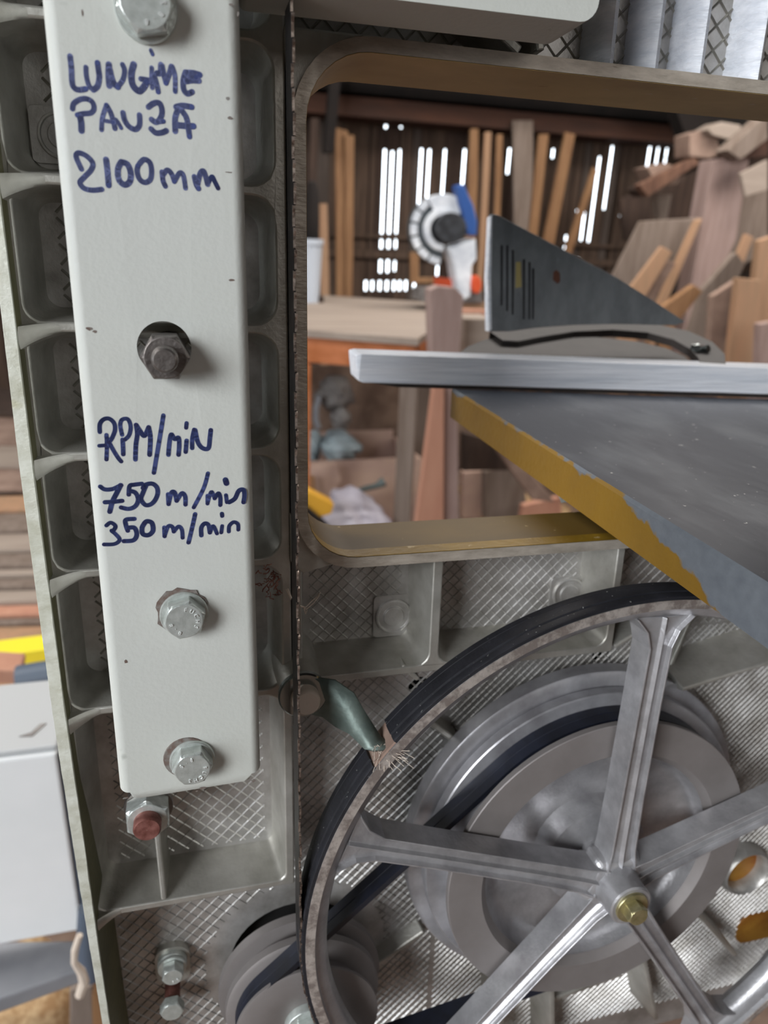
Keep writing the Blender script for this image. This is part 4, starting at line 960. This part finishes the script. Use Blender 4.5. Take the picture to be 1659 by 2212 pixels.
# right hand lumber store
R = [
 ('hanging_sheet', [(1462, 240), (1659, 235), (1659, 300), (1600, 330), (1560, 310), (1480, 290)], 3.9, .10, 'roof_dark', 'black gap cover under the roof in the upper right of the opening', 'cover'),
 ('round_log', [(1375, 410), (1400, 385), (1470, 370), (1480, 390), (1440, 415), (1390, 425)], 3.7, .10, 'dark_board', 'dark crooked log lying on the forked rack', 'log'),
 ('rolled_cloth', [(1490, 290), (1520, 280), (1545, 290), (1560, 330), (1535, 342), (1490, 338)], 3.3, .12, 'sack_cloth', 'brown rolled bundle at the upper right under the roof', 'bundle'),
 ('rolled_cloth', [(1530, 280), (1560, 263), (1600, 270), (1605, 295), (1570, 300), (1540, 292)], 3.25, .12, 'bench_top', 'pale rolled bundle, highest of the bundles at the upper right', 'bundle'),
 ('rolled_cloth', [(1398, 362), (1440, 352), (1475, 368), (1462, 398), (1420, 402)], 3.35, .12, 'sack_cloth', 'brown knotted bundle on the rack left of the rusty post', 'bundle'),
 ('slanting_pole', [(1380, 400), (1500, 340), (1512, 352), (1400, 425)], 3.3, .05, 'log_bark', 'bark covered pole slanting up to the right across the rack', 'pole'),
 ('rafter', [(1570, 325), (1659, 245), (1659, 300), (1600, 345)], 2.9, .08, 'grey_board', 'grey slanting rafter at the right edge below the machined rim', 'beam'),
 ('rafter', [(1580, 335), (1659, 295), (1659, 338), (1585, 345)], 2.95, .08, 'barn_beam', 'reddish brown slanting beam right below the grey rafter', 'beam'),
 ('rack_post', [(1542, 345), (1620, 335), (1590, 520), (1500, 690), (1480, 690), (1510, 520)], 3.0, .10, 'pink_board', 'thick pinkish post of the lumber rack leaning left', 'post'),
 ('rack_post', [(1420, 420), (1452, 420), (1440, 480), (1425, 480)], 3.5, .06, 'grey_board', 'short pale post stub on the back of the lumber rack', 'post'),
 ('wall_sheet', [(1600, 375), (1659, 345), (1659, 410), (1610, 425)], 2.9, .02, 'bench_top', 'pale sheet hanging at the right edge below the reddish beam', 'sheet'),
 ('wall_sheet', [(1590, 425), (1659, 410), (1659, 540), (1560, 600), (1545, 560)], 3.1, .02, 'grey_board', 'grey brown sheet behind the leaning boards at the right edge', 'sheet'),
 ('plywood_sheet', [(1382, 478), (1517, 470), (1400, 700), (1300, 640)], 2.9, .012, 'grey_board', 'large grey brown plywood sheet leaning behind the pale offcut', 'sheet'),
 ('edge_board', [(1506, 476), (1518, 472), (1425, 690), (1412, 680)], 2.85, .03, 'tan_board', 'narrow tan board along the right side of the large plywood sheet', 'board'),
 ('offcut_board', [(1430, 532), (1452, 545), (1392, 645), (1352, 635)], 2.7, .02, 'tan_board', 'pale offcut board with a white worn tip above the fin slope', 'board'),
 ('offcut_board', [(1440, 560), (1460, 570), (1405, 665), (1385, 655)], 2.75, .02, 'sack_cloth', 'brown offcut board just right of the pale offcut with white tip', 'board'),
 ('offcut_board', [(1425, 668), (1500, 615), (1518, 630), (1460, 702), (1440, 690)], 2.5, .03, 'orange_board', 'bright tan short plank lying right of the fin end', 'board'),
 ('leaning_board', [(1612, 505), (1628, 512), (1580, 640), (1560, 630)], 2.65, .02, 'tan_board', 'narrow pale lath leaning right of the thick pinkish post', 'board'),
 ('leaning_board', [(1520, 625), (1590, 545), (1610, 570), (1545, 720), (1480, 745)], 2.6, .03, 'grey_board', 'wide grey plank leaning behind the narrow pale lath', 'board'),
 ('leaning_board', [(1595, 600), (1645, 605), (1640, 800), (1572, 800)], 2.4, .03, 'tan_board', 'broad light tan board standing upright at the right edge', 'board'),
 ('leaning_board', [(1640, 520), (1700, 500), (1700, 620), (1630, 615)], 2.5, .03, 'tan_board', 'tan board end at the right edge above the broad upright board', 'board'),
 ('leaning_board', [(1640, 700), (1700, 690), (1700, 810), (1636, 810)], 2.3, .03, 'pink_board', 'dusty pink board in the lower right corner above the bar', 'board'),
 ('leaning_board', [(1540, 640), (1600, 600), (1575, 790), (1530, 770)], 2.45, .03, 'sack_cloth', 'brown board in shadow left of the broad light tan board', 'board'),
]
for nm, pts, Y, th, m, lb, ct in R: slab(nm, pts, Y, th, m, lb, ct, ground=nm in ('plywood_sheet', 'edge_board', 'offcut_board', 'leaning_board', 'rack_post'))
slab('dark_backing', [(1400, 500), (1560, 460), (1560, 760), (1380, 760)], 3.6, .03, 'roof_dark', 'near-black panel standing in for the shaded hollow behind the leaning boards of the lumber rack', 'panel')  # shade of the hollow put in as a near-black panel
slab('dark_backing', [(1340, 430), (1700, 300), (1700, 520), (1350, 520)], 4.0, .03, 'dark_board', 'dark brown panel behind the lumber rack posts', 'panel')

# under the bench and on the floor
def heap(name, px, py, rx, rz, Y, m, label, cat, seed=1, ry=None):
    c = wat(px, py, Y); rn = random.Random(seed); a = wat(px+rx, py, Y).x-c.x; b = c.z-wat(px, py+rz, Y).z
    t = T2(name, (c.x, c.y, c.z-b), label, cat); bm = bmesh.new(); bmesh.ops.create_icosphere(bm, subdivisions=4, radius=1)
    ph = [rn.uniform(0, 6) for _ in range(6)]
    for v in bm.verts:
        f = 1+.12*math.sin(3*v.co.x+ph[0])+.12*math.sin(4*v.co.z+ph[1])+.1*math.sin(5*v.co.y+ph[2])+.06*math.sin(9*v.co.x+7*v.co.z+ph[3])+.04*math.sin(14*v.co.z+11*v.co.y+ph[4])
        v.co = Vector((v.co.x*a, v.co.y*(ry or a), v.co.z*b))*f+c
    mb = MB(); mb.add([v.co.copy() for v in bm.verts], [tuple(v.index for v in f.verts) for f in bm.faces], True); bm.free()
    mb.build('body', m, t); return t
slab('back_panel', [(655, 790), (1060, 790), (1060, 1010), (655, 1010)], 3.4, .03, 'earth', 'brown earthy boarding in the shade under the work bench', 'boarding')
slab('plank', [(893, 835), (930, 835), (930, 1000), (893, 1000)], 3.1, .03, 'grey_board', 'grey upright plank in the shade left of the splayed board', 'board')
heap('dusty_machine', 722, 850, 42, 32, 2.9, 'dusty_grey', 'dust covered grey machine part under the bench', 'machine', 3)
heap('dusty_machine', 735, 905, 22, 26, 2.85, 'dusty_grey', 'small grey dusty lump below the dust covered machine part', 'machine', 4)
mb = MB(); P = [wat(x, y, 2.8) for x, y in ((690, 855), (683, 880), (682, 905), (688, 925))]; t = T2('hose', P[-1], 'pale curved hose hanging down beside the dusty machine', 'hose'); mb.tube(P, .012, 10); mb.build('pipe', 'plastic_sheet', t)
heap('plastic_bag', 735, 965, 44, 34, 2.6, 'thin_bag', 'crumpled pale blue plastic bag lying on the cardboard box', 'bag', 7)
heap('plastic_bag', 672, 965, 26, 30, 2.62, 'thin_bag', 'greyish crumpled plastic bag at the left beside the pale blue bag', 'bag', 8)
q0, q1, q2, q3 = wat(655, 1000, 2.5), wat(905, 990, 2.5), wat(895, 1160, 2.5), wat(655, 1160, 2.5)
t = T2('cardboard_box', (q2.x-.15, 2.6, q2.z), 'open brown cardboard box under the bench, left of the splayed board', 'box')
MB().prism([q0, q1, q2, q3], (0, .02, 0)).build('front_panel', 'cardboard', t)
MB().prism([q1, q1+Vector((-.02, .3, .0)), q2+Vector((-.02, .3, 0)), q2], (.012, 0, 0)).build('side_panel', 'cardboard', t)
MB().prism([q0+Vector((0, .3, .03)), q1+Vector((-.02, .3, .03)), q2+Vector((-.02, .3, 0)), q3+Vector((0, .3, 0))], (0, .01, 0)).build('back_panel', 'cardboard', t)
slab('cardboard_flap', [(660, 1010), (725, 1000), (738, 1035), (716, 1075), (662, 1070)], 2.38, .01, 'cardboard', 'torn lighter cardboard flap at the left in front of the box', 'cardboard')
slab('tan_scrap', [(655, 1030), (680, 1030), (684, 1080), (655, 1090)], 2.3, .02, 'orange_board', 'tan wood scrap at the left edge of the opening above the yellow case', 'wood piece')
mb = MB(); P = [wat(x, y, 2.25) for x, y in ((765, 1062), (790, 1055), (812, 1050), (830, 1040))]; t = T2('hand_tool', P[0], 'dark grey green hand tool lying on the cardboard box', 'tool'); mb.tube(P, [.008, .010, .010, .018], 10); mb.build('tool_body', 'dark_green', t)
heap('white_sack', 762, 1118, 68, 64, 2.1, 'white_sack', 'rounded white cloth sack just above the lower rim', 'sack', 10)
slab('yellow_case', [(650, 1060), (668, 1062), (722, 1090), (716, 1110), (690, 1118), (650, 1085)], 1.9, .05, 'yellow_plastic', 'yellow plastic tool case corner at the lower left of the opening', 'case')
slab('dark_case', [(650, 1085), (690, 1118), (720, 1150), (650, 1150)], 1.88, .05, 'roof_dark', 'black case body below the yellow corner', 'case', ground=True)
for i, (pts, m, lb) in enumerate([([(1000, 1020), (1042, 1018), (1042, 1120), (1000, 1120)], 'cardboard', 'pale square board end right of the pinkish post'),
    ([(1046, 1020), (1130, 1000), (1140, 1120), (1046, 1120)], 'grey_board', 'grey brown board lying right of the pale square board end'),
    ([(1130, 1092), (1210, 1075), (1215, 1110), (1125, 1120)], 'leg_orange', 'orange board end just above the lower rim near the table edge'),
    ([(1000, 935), (1060, 950), (1120, 1015), (1000, 1018)], 'dark_board', 'dark brown plank in the shade below the table corner'),
    ([(1060, 955), (1090, 960), (1200, 1085), (1150, 1080)], 'sack_cloth', 'brown plank running down right below the table edge')]):
    slab('floor_board', pts, 2.5-.05*i, .03, m, lb, 'board')
heap('shavings_heap', 1120, 1130, 140, 60, 2.9, 'chips', 'heap of pale wood shavings behind the boards under the table', 'shavings', 12)
q = at(1216, 1074, .305); t = Thing('small_bracket', q, 'tiny bright metal bracket under the saw table edge', 'bracket')
MB().prism([at(*p, .305) for p in ((1200, 1055), (1232, 1062), (1230, 1084), (1212, 1088))], (.004, .006, 0)).build('clip', 'zinc', t, bevel=.0006)

# left of the saw: stacked boards, yellow level, white cabinet
rows_ = [(845, 900, 'dark_board'), (900, 960, 'sack_cloth'), (962, 1010, 'bench_top'), (1012, 1060, 'sack_cloth'), (1066, 1096, 'tan_board'), (1100, 1140, 'grey_board'), (1143, 1182, 'bench_top'), (1184, 1216, 'grey_board'),
         (1220, 1236, 'bench_top'), (1240, 1262, 'grey_board'), (1264, 1294, 'bench_top'), (1297, 1322, 'leg_orange'), (1326, 1340, 'grey_board'), (1342, 1376, 'tan_board')]
for i, (y0, y1, m) in enumerate(rows_):
    z = .42-.012*i; a = wz(-120, y0+(8 if i > 3 else -10), z); b = wz(230, y0, z); c_ = wz(230, y1, z); d = wz(-120, y1+(8 if i > 3 else -6), z)
    nmz = ['farthest dark', 'second farthest brown', 'third farthest dusty', 'fourth farthest brown', 'bright tan', 'grey, next below the bright tan', 'dusty, second below the bright tan', 'grey, third below the bright tan', 'thin dusty', 'grey, next below the thin dusty', 'dusty, second below the thin dusty', 'peach coloured', 'thin grey, above the tan', 'tan, just above the yellow'][i]
    t = T2('stacked_board', ((a.x+b.x)/2, (a.y+c_.y)/2, z-.03), nmz+' board of the stack left of the saw frame', 'board', 'boards stacked left of the saw')
    MB().prism([a, b, c_, d], (0, 0, -.0115)).build('board', m, t, bevel=.002)
t = T2('pile_base', (wz(60, 1200, .3)), 'dusty brown heap carrying the stacked boards left of the saw', 'heap')
a = wz(-200, 940, .2); b = wz(240, 940, .2); c_ = wz(240, 1480, .2); d = wz(-200, 1480, .2); MB().prism([a, b, c_, d], (0, 0, -.2)).build('body', 'earth', t)
z = .36; a = wz(-80, 1392, z); b = wz(102, 1370, z); c_ = wz(102, 1402, z); d = wz(-80, 1425, z)
t = T2('spirit_level', (a+c_)/2, 'bright yellow bar lying left of the saw frame above the white cabinet', 'level'); MB().prism([a, b, c_, d], (0, 0, -.03)).build('bar', 'yellow_bright', t, bevel=.002)
z = .33; a = wz(-80, 1408, z); b = wz(240, 1405, z); c_ = wz(240, 1500, z); d = wz(-80, 1500, z)
t = T2('stacked_board', (a+c_)/2, 'tan board below the yellow bar, left of the saw frame', 'board', 'boards stacked left of the saw'); MB().prism([a, b, c_, d], (0, 0, -.03)).build('board', 'tan_board', t)
slab('orange_block', [(-30, 1445), (42, 1450), (40, 1478), (-30, 1478)], 1.0, .05, 'leg_orange', 'orange wood block on top edge of the white cabinet, left', 'block')
q = wat(82, 1462, 1.0); t = T2('grey_roll', q, 'grey blue round roll beside the orange wood block', 'roll'); mb = MB(); mb.tube([wat(40, 1470, 1.0), wat(125, 1455, 1.0)], .022, 16); mb.build('roll', 'cabinet_blue', t)
# white cabinet: top, front, side
YC = .62
f0, f1, f2, f3 = wat(-160, 1652, YC), wat(124, 1636, YC), wat(168, 2030, YC), wat(-160, 2050, YC)
f1.z = f0.z = (f0.z+f1.z)/2; f2.x = f1.x; f2.z = f3.z = (f2.z+f3.z)/2
t = T2('white_cabinet', (f3.x, YC, f3.z), 'white metal cabinet with grey top at the lower left, outside the saw frame', 'cabinet')
dpt = wz(110, 1478, f1.z).y-YC
MB().prism([f0, f1, f2, f3], (0, .02, 0)).build('front_panel', 'cabinet_white', t, bevel=.003)
MB().prism([f0+Vector((0, .004, .0)), f1+Vector((0, .004, 0)), f1+Vector((0, dpt, 0)), f0+Vector((0, dpt, 0))], (0, 0, .006)).build('top_panel', 'cabinet_grey', t, bevel=.002)
MB().prism([f1+Vector((.0005, .003, 0)), f1+Vector((.0005, dpt, 0)), f2+Vector((.0005, dpt, 0)), f2+Vector((.0005, .003, 0))], (.012, 0, 0)).build('side_panel', 'cabinet_blue', t, bevel=.002)
q = wz(72, 1583, f1.z+.006); MB().prism([q+Vector((-.012, -.004, 0)), q+Vector((.0, -.006, 0)), q+Vector((.010, .012, 0)), q+Vector((.004, .012, 0)), q+Vector((-.002, 0, 0))], (0, 0, .001)).build('dent_mark', 'dusty_grey', t)
# sheet under the cabinet, chips heap and twisted cable
a = wz(-200, 2036, .42); b = wz(172, 2030, .42); c_ = wz(172, 2095, .42); d = wz(-200, 2230, .42)
t = T2('grey_board_shelf', (a+c_)/2, 'grey weathered board below the white cabinet at the lower left', 'board'); MB().prism([a, b, c_, d], (0, 0, -.02)).build('board', 'plastic_sheet', t, bevel=.003)
heap('wood_chips', 60, 2235, 150, 105, .80, 'chips', 'heap of pale wood chips in the bottom left corner', 'wood chips', 21)
mb = MB(); P = [wat(x, y, .56) for x, y in ((172, 2020), (162, 2052), (160, 2080), (176, 2100), (182, 2120), (172, 2150))]; t = T2('twisted_cable', P[-1], 'pale twisted cable hanging below the white cabinet corner', 'cable'); mb.tube(P, [.003, .0035, .003, .0045, .005, .0045], 8); mb.build('cable', 'bristle', t)
mb = MB(); P = [wat(x, y, .60) for x, y in ((186, 1960), (190, 2050), (200, 2110))]; t = T2('dark_bag', P[-1], 'dark blue grey plastic bag pressed between cabinet and saw frame', 'bag'); mb.tube(P, [.008, .012, .009], 10); mb.build('bag', 'cabinet_blue', t)
for i, (pts, m, lb) in enumerate([([(150, 2140), (200, 2130), (205, 2240), (150, 2240)], 'grey_board', 'upright grey board end between wood chips and frame'),
                                 ([(196, 2140), (216, 2150), (232, 2240), (196, 2240)], 'orange_board', 'brown wood piece against the saw frame in the bottom left')]):
    slab('scrap_board', pts, .70, .02, m, lb, 'board')
bpy.context.view_layer.update()
